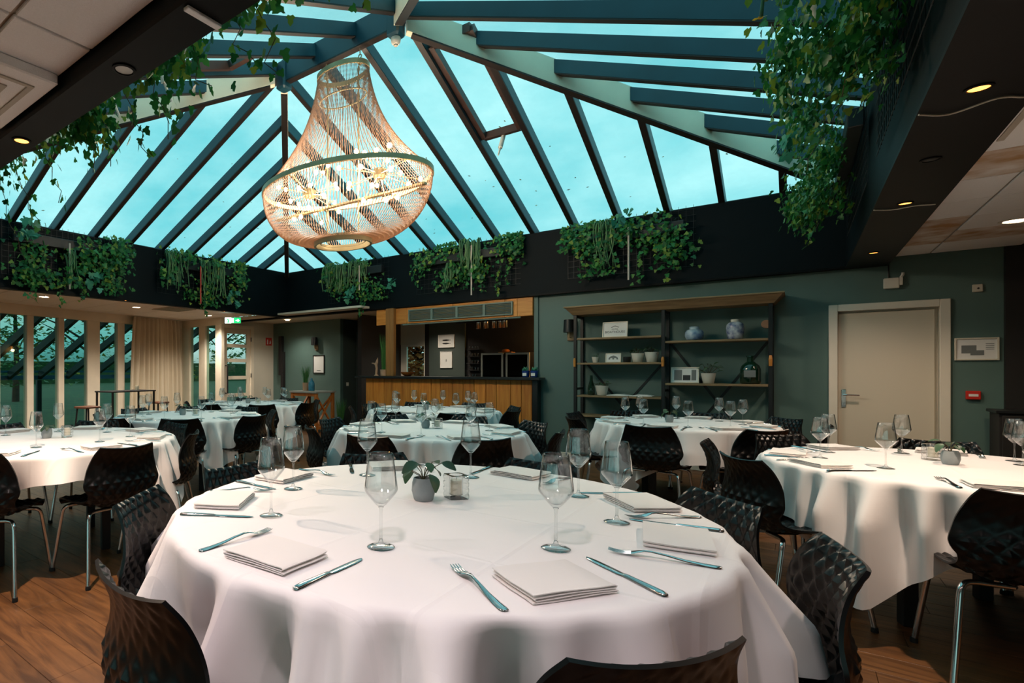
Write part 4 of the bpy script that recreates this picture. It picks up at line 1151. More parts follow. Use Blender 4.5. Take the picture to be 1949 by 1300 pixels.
def text(s, size, x, z, y, m, parent, align='CENTER', sx=1.0):
    cu = bpy.data.curves.new('lettering', 'FONT'); cu.body = s; cu.size = size; cu.align_x = align; cu.align_y = 'CENTER'; cu.extrude = .0004
    tmp = bpy.data.objects.new('lettering', cu); C.objects.link(tmp); bpy.context.view_layer.update()
    me = bpy.data.meshes.new_from_object(tmp.evaluated_get(bpy.context.evaluated_depsgraph_get())); bpy.data.objects.remove(tmp)
    me.materials.clear(); me.materials.append(m); o = link('lettering', me, parent); o.location = (x, y-.0006, z); o.rotation_euler = (PI/2, 0, 0); o.scale = (sx, 1, 1)
    return o
yb = YI-.063
t, pr, w, h, yy = picture('picture', 'print of two dark fish behind the bar', -5.85, -5.47, 1.75, 2.02, yb, M_paper, .008)
for zc in (.155, .085):
    fish = [(-.10, zc), (-.06, zc+.014), (0, zc+.018), (.05, zc+.012), (.085, zc+.003), (.10, zc+.013), (.10, zc-.013), (.085, zc-.003), (.05, zc-.012), (0, zc-.018), (-.06, zc-.014)]
    shape(fish, yy, M_ink, pr)
t, pr, w, h, yy = picture('picture', 'pale print with one tiny figure, under the fish print', -5.80, -5.52, 1.32, 1.67, yb, M_paper, .008)
shape([(-.012, .17), (0, .19), (.012, .17), (.006, .15), (.012, .135), (-.012, .135), (-.006, .15)], yy, M_inkgrey, pr)
# fridges, shelf of glasses, steel beakers, small counter things
for k, (x0, x1, lb) in enumerate([(-4.62, -4.18, 'glass door fridge behind the bar, left one'), (-4.13, -3.69, 'glass door fridge behind the bar, right one')]):
    t = thing('drinks_fridge', lb, 'fridge', (0, 0, 0), 0, 'fridges behind the bar')
    y0, z0, z1 = 9.75, .95, 1.60
    MB().box(x0, x1, y0+.02, y0+.5, .02, z1).build('cabinet', M_counter, t)
    f = MB(); f.bbox(x0, x0+.035, y0-.02, y0+.018, .1, z1-.005, .003); f.bbox(x1-.035, x1, y0-.02, y0+.018, .1, z1-.005, .003); f.box(x0+.035, x1-.035, y0-.02, y0+.018, z1-.04, z1-.005); f.box(x0+.035, x1-.035, y0-.02, y0+.018, .1, .14)
    d = f.build('door_frame', M_greytop, t)
    MB().box(x0+.035, x1-.035, y0-.006, y0, .14, z1-.04).build('pane', M_pane_dark, d)
t = thing('bread_board', 'orange lit loaf on top of the fridges', 'bread', (-4.2, 9.95, 1.602))
MB().bbox(-.13, .13, -.09, .09, 0, .015, .003).build('board', M_tan, t); MB().lathe([(0, 0), (.06, 0), (.075, .02), (.06, .045), (.02, .055), (0, .055)], 16, -.02, 0, .0155).build('loaf', M_woodorange, t, smooth=True)
dd = bpy.data.lights.new('bar_lamp', 'POINT'); dd.energy = 9; dd.color = (1, .5, .16); dd.shadow_soft_size = .05
t = thing('wall_lamp', 'small warm lamp glowing on the wall behind the bar', 'lamp', (-3.07, 10.0, 2.02))
MB().lathe([(0, -.04), (.04, -.04), (.03, .06), (0, .06)], 14).build('shade', M_lamp, t, smooth=40); MB().box(-.0, .02, -.02, .02, -.02, .03).build('bracket', M_blacksteel, t)
o = bpy.data.objects.new('bar_lamp', dd); C.objects.link(o); o.parent = t; o.location = (-.09, -.03, -.08)
beaker = MB().lathe([(0, 0), (.038, 0), (.045, .006), (.040, .11), (.043, .125), (.0, .125)], 18).mesh('cup', M_chrome, True)
pB = None
t = thing('beaker_rack', 'black rack with hooks under the bar ceiling', 'rack', (0, 0, 0))
MB().bbox(-4.95, -4.0, 9.36, 9.40, 2.155, 2.175, .002).build('rail', M_blacksteel, t); MB().box(-4.9, -4.88, 9.37, 9.39, 2.176, 2.44).box(-4.07, -4.05, 9.37, 9.39, 2.176, 2.44).build('hanger', M_blacksteel, t)
for k, px in enumerate((911, 925, 941, 953, 961)):
    p = at_y(px, 628, 9.38)
    simple('steel_beaker', [('cup', beaker)], 'steel beaker hanging upside down over the bar, %s from left' % ['first', 'second', 'third', 'fourth', 'fifth'][k], 'beaker', (p.x, 9.38, 2.03), 0, 'beakers over the bar', 'beaker')
rk = thing('bottle_shelf', 'narrow black wall shelves of small glasses behind the bar', 'shelf', (0, 0, 0))
for z in (1.12, 1.26, 1.40, 1.54, 1.68): MB().bbox(-5.16, -4.88, YI-.14, YI-.002, z, z+.015, .002).build('board', M_blacksteel, rk)
sg = MB().lathe([(0, 0), (.018, 0), (.02, .004), (.024, .06), (.0, .06)], 12).mesh('cup', M_glass_thick, True)
for zi, z in enumerate((1.135, 1.275, 1.415, 1.555, 1.695)):
    for xi in range(4 if zi else 3):
        simple('shot_glass', [('cup', sg)], 'small glass, %s from left on the %s narrow bar shelf' % (['first', 'second', 'third', 'fourth'][xi], ['lowest', 'second lowest', 'middle', 'second highest', 'highest'][zi]), 'glass', (-5.12+.062*xi, YI-.08, z+.0005), 0, 'small glasses behind the bar', 'shot')
def reeds(name, label, x, y, z, potm, potr, poth, n, H, spread, m, lean=0, seed=1, r=.0028):
    t = thing(name, label, 'plant', (x, y, z)); rg = random.Random(seed)
    MB().lathe([(0, 0), (potr*.82, 0), (potr*.9, .004), (potr, poth), (potr*.9, poth), (potr*.88, poth*.9), (0, poth*.9)], 20).build('pot', potm, t, smooth=40)
    mb = MB()
    for k in range(n):
        a = rg.uniform(0, 2*PI); r0 = potr*.6*math.sqrt(rg.random()); h = H*rg.uniform(.65, 1); dx, dy = math.cos(a)*spread*rg.random(), math.sin(a)*spread*rg.random()
        x0, y0 = r0*math.cos(a), r0*math.sin(a)
        mb.tube([(x0, y0, poth*.9), (x0+dx*.35, y0+dy*.35, poth*.9+h*.6), (x0+dx+lean, y0+dy, poth*.9+h)], [r, r*.8, r*.15], 4)
    tag(mb.build('blades', m, t), kind='stuff')
    return t
reeds('potted_reeds', 'tall green reeds in a terracotta pot on the bar', -5.80, 8.22, 1.166, M_terracotta, .075, .12, 90, .68, .07, M_grass, seed=2)
t = thing('dried_ornament', 'pale dried root ornament on the bar beside the reeds', 'ornament', (-5.98, 8.22, 1.166))
MB().lathe([(0, 0), (.04, 0), (.045, .01), (.02, .03), (0, .03)], 12).tube([(0, 0, .03), (.01, 0, .14), (-.005, 0, .22), (.02, 0, .31)], [.022, .02, .024, .008], 8).tube([(0, 0, .2), (-.05, 0, .235), (-.1, .0, .24)], [.016, .013, .006], 6).tube([(.005, 0, .2), (.03, 0, .26), (.025, .01, .34)], [.014, .012, .004], 6).build('root', M_terracotta, t, smooth=True)
t = thing('wooden_bowl', 'low orange wooden bowl on the bar behind the post', 'bowl', (-5.38, 8.35, 1.166))
MB().lathe([(0, 0), (.05, 0), (.11, .045), (.13, .075), (.12, .075), (.1, .05), (0, .012)], 24).build('bowl', M_woodorange, t, smooth=40)
for k, (x, lb) in enumerate([(-3.17, 'blue pot with a green succulent on the bar end, left one'), (-3.04, 'blue pot with a green succulent on the bar end, right one')]):
    t = thing('blue_pot', lb, 'plant', (x, 8.22, 1.166), 0, 'blue pots on the bar')
    MB().lathe([(0, 0), (.042, 0), (.05, .01), (.058, .10), (.05, .10), (.045, .08), (0, .08)], 20).build('pot', M_blue, t, smooth=40)
    MB().bbox(-.03, .03, -.056, -.052, .02, .065, .0005).build('tag_label', M_paper, t)
    mb = MB(); rg = random.Random(k)
    for q in range(26):
        a = rg.uniform(0, 6.28); e = rg.uniform(.2, 1.3); L = rg.uniform(.05, .085); d = Vector((math.cos(a)*math.cos(e), math.sin(a)*math.cos(e), math.sin(e)))
        mb.tube([Vector((0, 0, .085)), Vector((0, 0, .085))+d*L*.6, Vector((0, 0, .085))+d*L], [.008, .013, .002], 5)
    tag(mb.build('succulent', M_ivyteal, t, smooth='all'), kind='stuff')

# ------------------------------------------------------------------ shelf unit
su = thing('shelf_unit', 'black steel and wood shelf unit with a heavy wooden cornice', 'shelf unit', (0, 0, 0))
SX = [-2.36, -1.30, -.24]; SY0, SY1 = 7.93, 8.24
for x in SX:
    for y in (SY0, SY1): MB().bbox(x-.02, x+.02, y-.02, y+.02, .0, 2.03, .002).build('post', M_blacksteel, su)
    for z in (.1, 1.0, 2.0): MB().box(x-.012, x+.012, SY0+.021, SY1-.021, z, z+.03).build('side_rail', M_blacksteel, su)
for xa, xb, zs_ in ((SX[0], SX[1], (.66, .93, 1.375, 1.715)), (SX[1], SX[2], (.62, 1.11, 1.64))):
    for z in zs_: MB().bbox(xa+.022, xb-.022, SY0-.02, SY1+.0, z-.026, z, .003).build('shelf_board', M_shelfwood, su)
    for (z0, z1) in ((1.40, .14) if xa == SX[0] else (1.62, .14),):
        MB().bar((xa+.03, SY1+.022, z0), (xb-.03, SY1+.022, z1), .03, .006, (0, 1, 0)).bar((xa+.03, SY1+.026, z1), (xb-.03, SY1+.026, z0), .03, .006, (0, 1, 0)).build('cross_brace', M_blacksteel, su)
MB().hexa([(SX[0]-.03, SY0-.03, 2.035), (SX[2]+.03, SY0-.03, 2.035), (SX[2]+.03, SY1+.02, 2.035), (SX[0]-.03, SY1+.02, 2.035), (SX[0]-.11, SY0-.11, 2.13), (SX[2]+.11, SY0-.11, 2.13), (SX[2]+.11, SY1+.02, 2.13), (SX[0]-.11, SY1+.02, 2.13)]).bbox(SX[0]-.125, SX[2]+.125, SY0-.125, SY1+.022, 2.131, 2.15, .003).build('cornice', M_shelfwood, su)
for x in SX: MB().tube([(x-.0, SY0-.035, 1.44), (x, SY0-.04, 1.40), (x, SY0-.035, 1.32)], [.012, .018, .016], 8).build('leather_tag', M_tan, su)
def onshelf(z): return z+.0008
t, pr, w, h, yy = picture('picture', 'white framed house logo with lettering on the top left shelf', -2.04, -1.73, onshelf(1.715), 1.715+.21, 8.04, M_white, .012, tilt=.14)
shape([(-.05, .135), (0, .158), (.05, .135), (.045, .130), (0, .150), (-.045, .130)], yy, M_ink, pr)
text('HOTEL', .026, 0, .108, yy, M_ink, pr); text('BOATHOUSE', .042, 0, .07, yy, M_ink, pr)
t, pr, w, h, yy = picture('picture', 'small framed drawing of a pavilion on the second left shelf', -2.0, -1.81, onshelf(1.375), 1.375+.125, 8.04, M_white, .010, tilt=.14)
shape([(-.06, .04), (-.055, .065), (-.03, .085), (0, .095), (.03, .085), (.055, .065), (.06, .04), (.04, .04), (.035, .06), (.012, .06), (.01, .04), (-.01, .04), (-.012, .06), (-.035, .06), (-.04, .04)], yy, M_inkgrey, pr)
t, pr, w, h, yy = picture('picture', 'framed grey photo collage on the lower right shelf', -1.235, -.935, onshelf(1.11), 1.11+.20, 8.04, M_white, .013, tilt=.14)
MB().box(-.115, -.03, yy-.0006, yy, .035, .165).build('photo', M_inkgrey, pr); MB().box(-.02, .06, yy-.0006, yy, .035, .10).build('photo', M_ink, pr); MB().box(.07, .12, yy-.0006, yy, .035, .165).build('photo', M_inkgrey, pr)
def jar(name, label, cat, prof, x, y, z, m, lid=None, lm=None):
    t = thing(name, label, cat, (x, y, z)); MB().lathe(prof, 28).build('body', m, t, smooth=50)
    if lid: MB().lathe(lid, 20).build('neck', lm or m, t, smooth=50)
    return t
jar('ginger_jar', 'squat pale blue and white porcelain jar on the top right shelf', 'jar', [(0, 0), (.07, 0), (.088, .015), (.10, .06), (.098, .10), (.08, .13), (.055, .137), (0, .137)], -.985, 8.04, onshelf(1.64), M_bluewhite, [(0, .1375), (.052, .1375), (.054, .165), (.045, .172), (0, .174)])
jar('blue_vase', 'tall cobalt and white porcelain jar on the top right shelf', 'jar', [(0, 0), (.062, 0), (.072, .01), (.086, .08), (.09, .14), (.084, .175), (.06, .20), (.045, .206), (0, .206)], -.575, 8.04, onshelf(1.64), M_cobaltwhite, [(0, .2065), (.043, .2065), (.044, .235), (.038, .237), (0, .237)], M_white)
t = jar('demijohn', 'dark green glass demijohn with a worn label on the shelf', 'bottle', [(0, 0), (.085, 0), (.10, .015), (.10, .17), (.085, .215), (.04, .26), (0, .26)], -.43, 8.04, onshelf(1.11), M_greenglass, [(0, .2605), (.034, .2605), (.032, .31), (.04, .315), (.04, .33), (0, .33)])
MB().bbox(-.055, .055, -.106, -.1015, .08, .16, .0008).build('bottle_label', M_inkgrey, t)
jar('bottle', 'slim green glass bottle on the third left shelf', 'bottle', [(0, 0), (.04, 0), (.046, .01), (.044, .10), (.02, .20), (.016, .27), (0, .27)], -2.19, 8.06, onshelf(.93), M_greenglass)
def shelfpot(label, x, z, s, seed, n=9, wide=.8, kind='bush'):
    t = thing('potted_plant', label, 'plant', (x, 8.05, onshelf(z)), 0, 'small plants on the shelf unit'); rg = random.Random(seed)
    MB().lathe([(0, 0), (.052*s, 0), (.056*s, .004*s), (.075*s, .105*s), (.078*s, .125*s), (.07*s, .125*s), (.066*s, .11*s), (0, .11*s)], 22).build('pot', M_whitepot, t, smooth=40)
    st = MB()
    for k in range(n*2):
        a = rg.uniform(0, 6.28); e = rg.uniform(.3, 1.3); L = rg.uniform(.05, .1)*s*(1.6 if kind == 'palm' else 1)
        d = Vector((math.cos(a)*math.cos(e), math.sin(a)*math.cos(e)*.7, math.sin(e))); p = Vector((0, 0, .11*s))+d*L
        st.tube([(0, 0, .10*s), tuple(p)], .0018, 4)
        o = link('leaf', LEAFS[k % 2], t, p); o.rotation_euler = (rg.uniform(-.6, .6), rg.uniform(-.6, .4), a); q = rg.uniform(.7, 1.1)*s*(1.5 if kind == 'palm' else 1); o.scale = (q, q*(.5 if kind == 'palm' else 1), q)
    st.build('stem', M_stem, t)
shelfpot('tiny white pot with one sprig at the left of the second shelf', -2.13, 1.375, .62, 1, 4)
shelfpot('white pot with low green plant, second shelf, beside a black cup', -1.615, 1.375, .95, 2)
shelfpot('white pot with trailing green plant at the right end of the second shelf', -1.45, 1.375, 1.05, 3, 11)
shelfpot('white pot with bushy plant on the third left shelf by the green bottle', -2.05, .93, 1.05, 4)
shelfpot('white pot with arching palm like plant on the lower right shelf', -.84, 1.11, 1.0, 5, 9, kind='palm')
jar('cup', 'small black cup beside the white pot on the second shelf', 'cup', [(0, 0), (.04, 0), (.045, .005), (.048, .075), (.042, .075), (.04, .01), (0, .01)], -1.74, 8.05, onshelf(1.375), M_counter)
t = thing('open_book', 'open book lying on the third left shelf', 'book', (-1.70, 8.06, onshelf(.93)))
for s_ in (-1, 1): MB().prism([(0, .004), (s_*.10, .022), (s_*.2, .018), (s_*.27, .008), (s_*.27, .003), (0, .0)][::s_], 'y', -.11, .11).build('page_block', M_paper, t)
MB().box(-.002, .002, -.16, -.11, -.06, .004).build('ribbon', M_tan, t)
t = thing('wall_plate', 'small round wooden disc on the wall at the upper right of the shelf unit', 'disc', (-.29, 8.262, 1.82))
t.rotation_euler = (PI/2, 0, 0); MB().lathe([(0, 0), (.05, 0), (.05, .012), (0, .014)], 20).build('disc', M_terracotta, t, smooth=40)

# ------------------------------------------------------------------ wall fittings
def sconce(label, x, y, z):
    t = thing('wall_sconce', label, 'wall lamp', (x, y, z), 0, 'black shade wall sconces')
    MB().lathe([(.075, .02), (.08, .02), (.068, .20), (.062, .20), (.075, .02)], 24).build('shade', M_blacksteel, t, smooth=40)
    MB().bbox(-.045, .045, .06, .088, -.10, .03, .004).build('back_plate', M_shelfwood, t); MB().tube([(0, .06, -.05), (0, 0, -.05), (0, 0, .06)], .010, 8).build('arm', M_brass, t, smooth=True)
sconce('black shade wall sconce left of the shelf unit', -2.52, 8.175, 1.80)
sconce('black shade wall sconce on the alcove wall over the framed menu', -8.48, 9.255, 1.83)
t = thing('junction_box', 'white electric box on the wall above the white door', 'electric box', (.755, 8.27, 2.14))
MB().bbox(-.06, .06, -.05, -.001, 0, .11, .006).build('box', M_whiteplastic, t); MB().tube([(.07, -.03, .11), (.085, -.03, .14), (.085, -.03, .16)], .012, 8).bbox(.058, .085, -.045, -.01, .03, .11, .003).build('bracket', M_whiteplastic, t); MB().tube([(-.02, -.012, .11), (-.02, -.012, .26)], .006, 6).build('cable', M_blacksteel, t)
t = thing('alarm_call_point', 'red fire alarm call point right of the white door', 'alarm', (1.33, 8.27, .98))
MB().bbox(-.05, .05, -.035, -.001, 0, .085, .005).build('housing', M_red, t); MB().bbox(-.032, .032, -.0375, -.0352, .03, .055, .0006).build('break_pane', M_paper, t)
t = thing('wall_sensor', 'cream square sensor on the wall right of the door top', 'sensor', (1.36, 8.27, 2.05))
MB().bbox(-.035, .035, -.02, -.001, 0, .075, .004).build('housing', M_wallcream, t); MB().lathe([(0, 0), (.009, 0), (.007, .006), (0, .006)], 10).xf(Matrix.Translation((0.004, -.0205, .035)) @ Matrix.Rotation(PI/2, 4, 'X')).build('eye', M_ink, t)
t, pr, w, h, yy = picture('picture', 'framed evacuation plan on the dark wall right of the door', 1.205, 1.50, 1.37, 1.595, 8.268, M_wallcream, .014)
MB().box(-.10, .0, yy-.0006, yy, .07, .15).build('plan', M_inkgrey, pr); MB().box(-.04, .05, yy-.0012, yy-.0006, .05, .10).build('plan', M_inkgrey, pr)
for q in range(4): MB().box(.06, .115, yy-.0006, yy, .16-.018*q, .166-.018*q).build('text_line', M_inkgrey, pr)
sb = thing('sideboard', 'black sideboard in the dark corner right of the plan', 'sideboard', (1.95, 8.0, 0))
MB().bbox(-.53, .5, -.16, .16, .05, .87, .004).build('carcass', M_black, sb); MB().bbox(-.55, .52, -.18, .18, .871, .90, .004).build('top', M_counter, sb)
for k in range(2): 
    d_ = MB().bbox(-.51+.5*k, -.03+.5*k, -.176, -.161, .08, .85, .003).build('door', M_black, sb); MB().tube([(-.06+.1*k, -.19, .5), (-.06+.1*k, -.19, .62)], .006, 6).build('handle', M_brass, d_)
for k, x in enumerate((-2.66, -2.60+.12)):
    tag(MB().bbox(x-.04, x+.04, YW-.012, YW-.001, .28, .36, .003).build('wall_socket', M_whiteplastic), 'white wall socket near the floor left of the shelf unit, %s one' % ('left', 'right')[k], 'socket', 'sockets by the shelf unit')
# exit sign, fire sign, light switch, menu
t = thing('exit_sign', 'lit green and white escape route sign under the ceiling', 'sign', (-9.05, 7.35, 2.25), math.radians(40))
MB().bbox(-.17, .17, -.02, .02, 0, .13, .004).build('sign_box', M_whiteplastic, t)
f = MB().box(-.03, .165, -.0225, -.0205, .008, .122).build('sign_face', M_exit, t)
MB().box(-.165, -.031, -.0225, -.0205, .008, .122).build('sign_face', M_exitw, t)
MB().prism([(-.02, .02), (.02, .02), (.02, .11), (-.02, .11)], 'y', -.0232, -.0227).build('pictogram', M_exitw, f)
MB().prism([(.06, .055), (.10, .055), (.10, .03), (.145, .065), (.10, .10), (.10, .075), (.06, .075)], 'y', -.0232, -.0227).build('pictogram', M_exitw, f)
MB().prism([(-.12, .02), (-.10, .06), (-.125, .08), (-.10, .105), (-.08, .07), (-.06, .06), (-.085, .05), (-.07, .02)], 'y', -.0232, -.0227).build('pictogram', M_exit, f)
MB().tube([(0, 0, .131), (0, 0, .215)], .006, 6).build('rod', M_white, t)
t = thing('fire_sign', 'red fire extinguisher sign at the edge of the cream wall', 'sign', (XD+.001, 9.19, 1.88))
MB().bbox(.0, .006, -.10, .10, 0, .19, .001).build('plate', M_red, t)
MB().prism([(-.06, .03), (-.02, .03), (-.02, .12), (-.03, .15), (-.05, .15), (-.06, .12)], 'x', .0062, .007).build('pictogram', M_paper, t); MB().prism([(.02, .04), (.06, .04), (.07, .08), (.05, .14), (.03, .09)], 'x', .0062, .007).build('pictogram', M_paper, t)
t = thing('light_switch', 'white light switch on the alcove corner wall', 'switch', (-7.79, 9.60, .92))
MB().bbox(.001, .012, -.04, .04, 0, .08, .003).build('plate', M_whiteplastic, t); MB().bbox(.0122, .016, -.02, .02, .02, .06, .001).build('rocker', M_white, t)
t, pr, w, h, yy = picture('picture', 'black framed white menu sheet on the alcove wall', -8.60, -8.25, 1.20, 1.62, 9.348, M_blacksteel, .02)
MB().box(-.06, .06, yy-.0006, yy, .06, .068).build('text_line', M_ink, pr)
# tall black speaker column
t = thing('column_speaker', 'slim black column loudspeaker on the grey alcove wall', 'speaker', (-9.62, 9.30, 0))
MB().bbox(-.05, .05, -.05, .045, 1.15, 2.1, .006).build('upper_cabinet', M_black, t); MB().bbox(.02, .10, -.04, .045, .30, 1.72, .004).build('lower_cabinet', M_black, t); MB().bbox(-.12, .18, -.1, .04, 0, .03, .003).bbox(.04, .08, -.02, .02, .03, .30, .002).build('foot', M_blacksteel, t)
# console table with what stands on and under it
ct = thing('console_table', 'orange pine console table with crossed legs and grey top', 'table', (0, 0, 0))
cx0, cx1, cy0, cy1, ch = -8.15, -7.42, 8.15, 8.72, .84
MB().bbox(cx0-.02, cx1+.02, cy0-.02, cy1+.02, ch-.035, ch, .003).build('table_top', M_greytop, ct)
for x in (cx0+.03, cx1-.03):
    for y in (cy0+.03, cy1-.03): MB().bbox(x-.03, x+.03, y-.03, y+.03, 0, ch-.036, .003).build('leg', M_woodorange, ct)
    MB().bar((x, cy0+.06, .14), (x, cy1-.06, ch-.12), .04, .03).bar((x-.001, cy0+.06, ch-.12), (x-.001, cy1-.06, .14), .034, .03).build('cross_brace', M_woodorange, ct)
    MB().box(x-.02, x+.02, cy0+.06, cy1-.06, .07, .12).build('stretcher', M_woodorange, ct)
MB().box(cx0+.06, cx1-.06, cy1-.045, cy1-.015, .07, .12).bar((cx0+.06, cy1-.03, .14), (cx1-.06, cy1-.03, ch-.1), .035, .03, (0, 1, 0)).box(cx0+.06, cx1-.06, cy0+.012, cy0+.04, ch-.10, ch-.04).build('apron', M_woodorange, ct)
reeds('potted_grass', 'airy green grass in a patterned pot on the console table', -8.0, 8.45, ch+.001, M_terracotta, .065, .17, 140, .40, .14, M_grass, seed=4, r=.0022)
jar('glazed_vase', 'blue mottled vase on the console table beside the grass', 'vase', [(0, 0), (.06, 0), (.068, .01), (.066, .15), (.05, .20), (.024, .23), (.022, .265), (0, .265)], -7.80, 8.42, ch+.001, M_blueglaze)
jar('floor_bottle', 'tall turquoise bottle under the console table', 'bottle', [(0, 0), (.085, 0), (.09, .01), (.088, .30), (.07, .35), (.05, .36), (.05, .40), (0, .40)], -7.98, 8.35, .123, M_teal)
jar('floor_bottle', 'blue bottle under the console table, beside the turquoise one', 'bottle', [(0, 0), (.075, 0), (.08, .01), (.078, .28), (.06, .33), (.03, .35), (.03, .38), (0, .38)], -7.73, 8.40, .123, M_blueglaze)
MB().box(cx0+.06, cx1-.06, cy0+.07, cy1-.07, .105, .1215).build('lower_shelf', M_woodorange, ct)
reeds('floor_grass', 'bright green grass plant on the floor right of the console table', -7.45, 8.95, .001, M_counter, .10, .22, 110, .50, .10, M_grass, seed=6)
# curtain in the window corner
cm = MB(); NC = 90; vs = []; fs = []
prof_z = [.02, .6, 1.2, 1.8, 2.2, 2.38, 2.45]
for zi, z in enumerate(prof_z):
    for k in range(NC):
        f = k/(NC-1); pinch = 1-.16*(zi/6)
        s = 2.95+(1.55)*(f-.5)*pinch+.55
        w_ = .05*(1+.2*math.sin(f*9))*math.sin(f*PI*2*10.5)+.02*math.sin(f*PI*2*23+zi*.3)
        p = Vector((FLX0-math.sin(FANG)*s+math.cos(FANG)*(.17+w_), FLY0+math.cos(FANG)*s+math.sin(FANG)*(.17+w_), z)); vs.append(p)
for zi in range(len(prof_z)-1):
    for k in range(NC-1): a = zi*NC+k; fs.append((a, a+1, a+NC+1, a+NC))
off = len(vs); nin = Vector((math.cos(FANG), math.sin(FANG), 0))*-.006
vs2 = [v+nin for v in vs]
fs2 = [tuple(i+off for i in reversed(f)) for f in fs]
cm.add(vs+vs2, fs+fs2)
t = thing('curtain', 'floor length pleated beige curtain in the window corner', 'curtain', (0, 0, 0)); cm.build('drape', M_curtain, t, smooth='all')
p0 = Vector((FLX0-math.sin(FANG)*2.7+math.cos(FANG)*.17, FLY0+math.cos(FANG)*2.7+math.sin(FANG)*.17, 2.455)); p1 = Vector((FLX0-math.sin(FANG)*4.25+math.cos(FANG)*.17, FLY0+math.cos(FANG)*4.25+math.sin(FANG)*.17, 2.455))
MB().tube([p0, p1], .008, 6).build('rail', M_white, t)
# high side table with stools by the windows
st_ = thing('high_table', 'slim black high table by the windows', 'table', (-9.75, 5.35, 0), FANG)
MB().bbox(-.25, .25, -.5, .5, .865, .89, .003).build('table_top', M_black, st_)
for sx in (-1, 1):
    for sy in (-1, 1): MB().bbox(sx*.22-.015, sx*.22+.015, sy*.47-.015, sy*.47+.015, 0, .864, .002).build('leg', M_blacksteel, st_)
for k, (x, y, lb) in enumerate([(-9.62, 4.55, 'brown seated stool at the near end of the high table'), (-9.95, 6.15, 'brown seated stool at the far end of the high table')]):
    s_ = thing('bar_stool', lb, 'stool', (x, y, 0), FANG, 'stools by the windows')
    MB().bbox(-.17, .17, -.15, .15, .60, .635, .006).build('seat', M_brownstool, s_)
    for sx in (-1, 1):
        for sy in (-1, 1): MB().bar((sx*.13, sy*.11, .599), (sx*.17, sy*.15, 0), .025, .025).build('leg', M_blacksteel, s_)
jar('candle_glass', 'small pale candle glass on the high table', 'candle', [(0, 0), (.035, 0), (.038, .004), (.038, .09), (.033, .09), (.032, .06), (0, .06)], -9.72, 5.55, .891, M_wax)
# ------------------------------------------------------------------ ivy and hanging plants on wire trellises along the fascia
LOBES = [(0, 0), (.30, .34), (.20, .52), (.52, .50), (.58, .30), (1.0, 0), (.58, -.30), (.52, -.50), (.20, -.52), (.30, -.34)]
LOBES = [(0, 0), (-.08, .30), (.16, .56), (.36, .30), (.62, .34), (1.0, 0), (.62, -.34), (.36, -.30), (.16, -.56), (-.08, -.30)]
def ivy_leaf_v(size, M):
    vs = [M @ Vector((x*size, y*size, .12*size*abs(y)-.10*size*x*x)) for x, y in LOBES]
    c = M @ Vector((.3*size, 0, -.03*size))
    n = len(vs)
    return [c]+vs, [(0, 1+i, 1+(i+1) % n) for i in range(n)]
def leaf_mesh(nm, m):
    mb = MB(); v, f = ivy_leaf_v(1.0, Matrix.Identity(4)); mb.add(v, f); return mb.mesh(nm, m, 'all')
LEAF_IVY = leaf_mesh('leaf', M_ivy); LEAF_TEAL = leaf_mesh('leaf', M_ivyteal)
FRAMES = {'B': (Vector((1, 0, 0)), Vector((0, -1, 0)), YB), 'L': (Vector((0, 1, 0)), Vector((1, 0, 0)), XL), 'R': (Vector((0, 1, 0)), Vector((-1, 0, 0)), XR), 'N': (Vector((1, 0, 0)), Vector((0, 1, 0)), YN)}
def fp(fc, s, d, z):
    t, nrm, base = FRAMES[fc]
    return Vector((s, base+nrm.y*d, z)) if fc in 'BN' else Vector((base+nrm.x*d, s, z))
def rleafM(rg, p, nrm):
    # leaves hang tip down and look outwards
    out = (nrm+Vector((rg.uniform(-.8, .8), rg.uniform(-.8, .8), rg.uniform(-.2, .9)))).normalized()
    dn = Vector((rg.uniform(-.7, .7), rg.uniform(-.7, .7), rg.uniform(-1.2, .1))); dn = (dn-out*dn.dot(out)).normalized(); y = out.cross(dn)
    M = Matrix((dn, y, out)).transposed().to_4x4(); M.translation = p
    return M
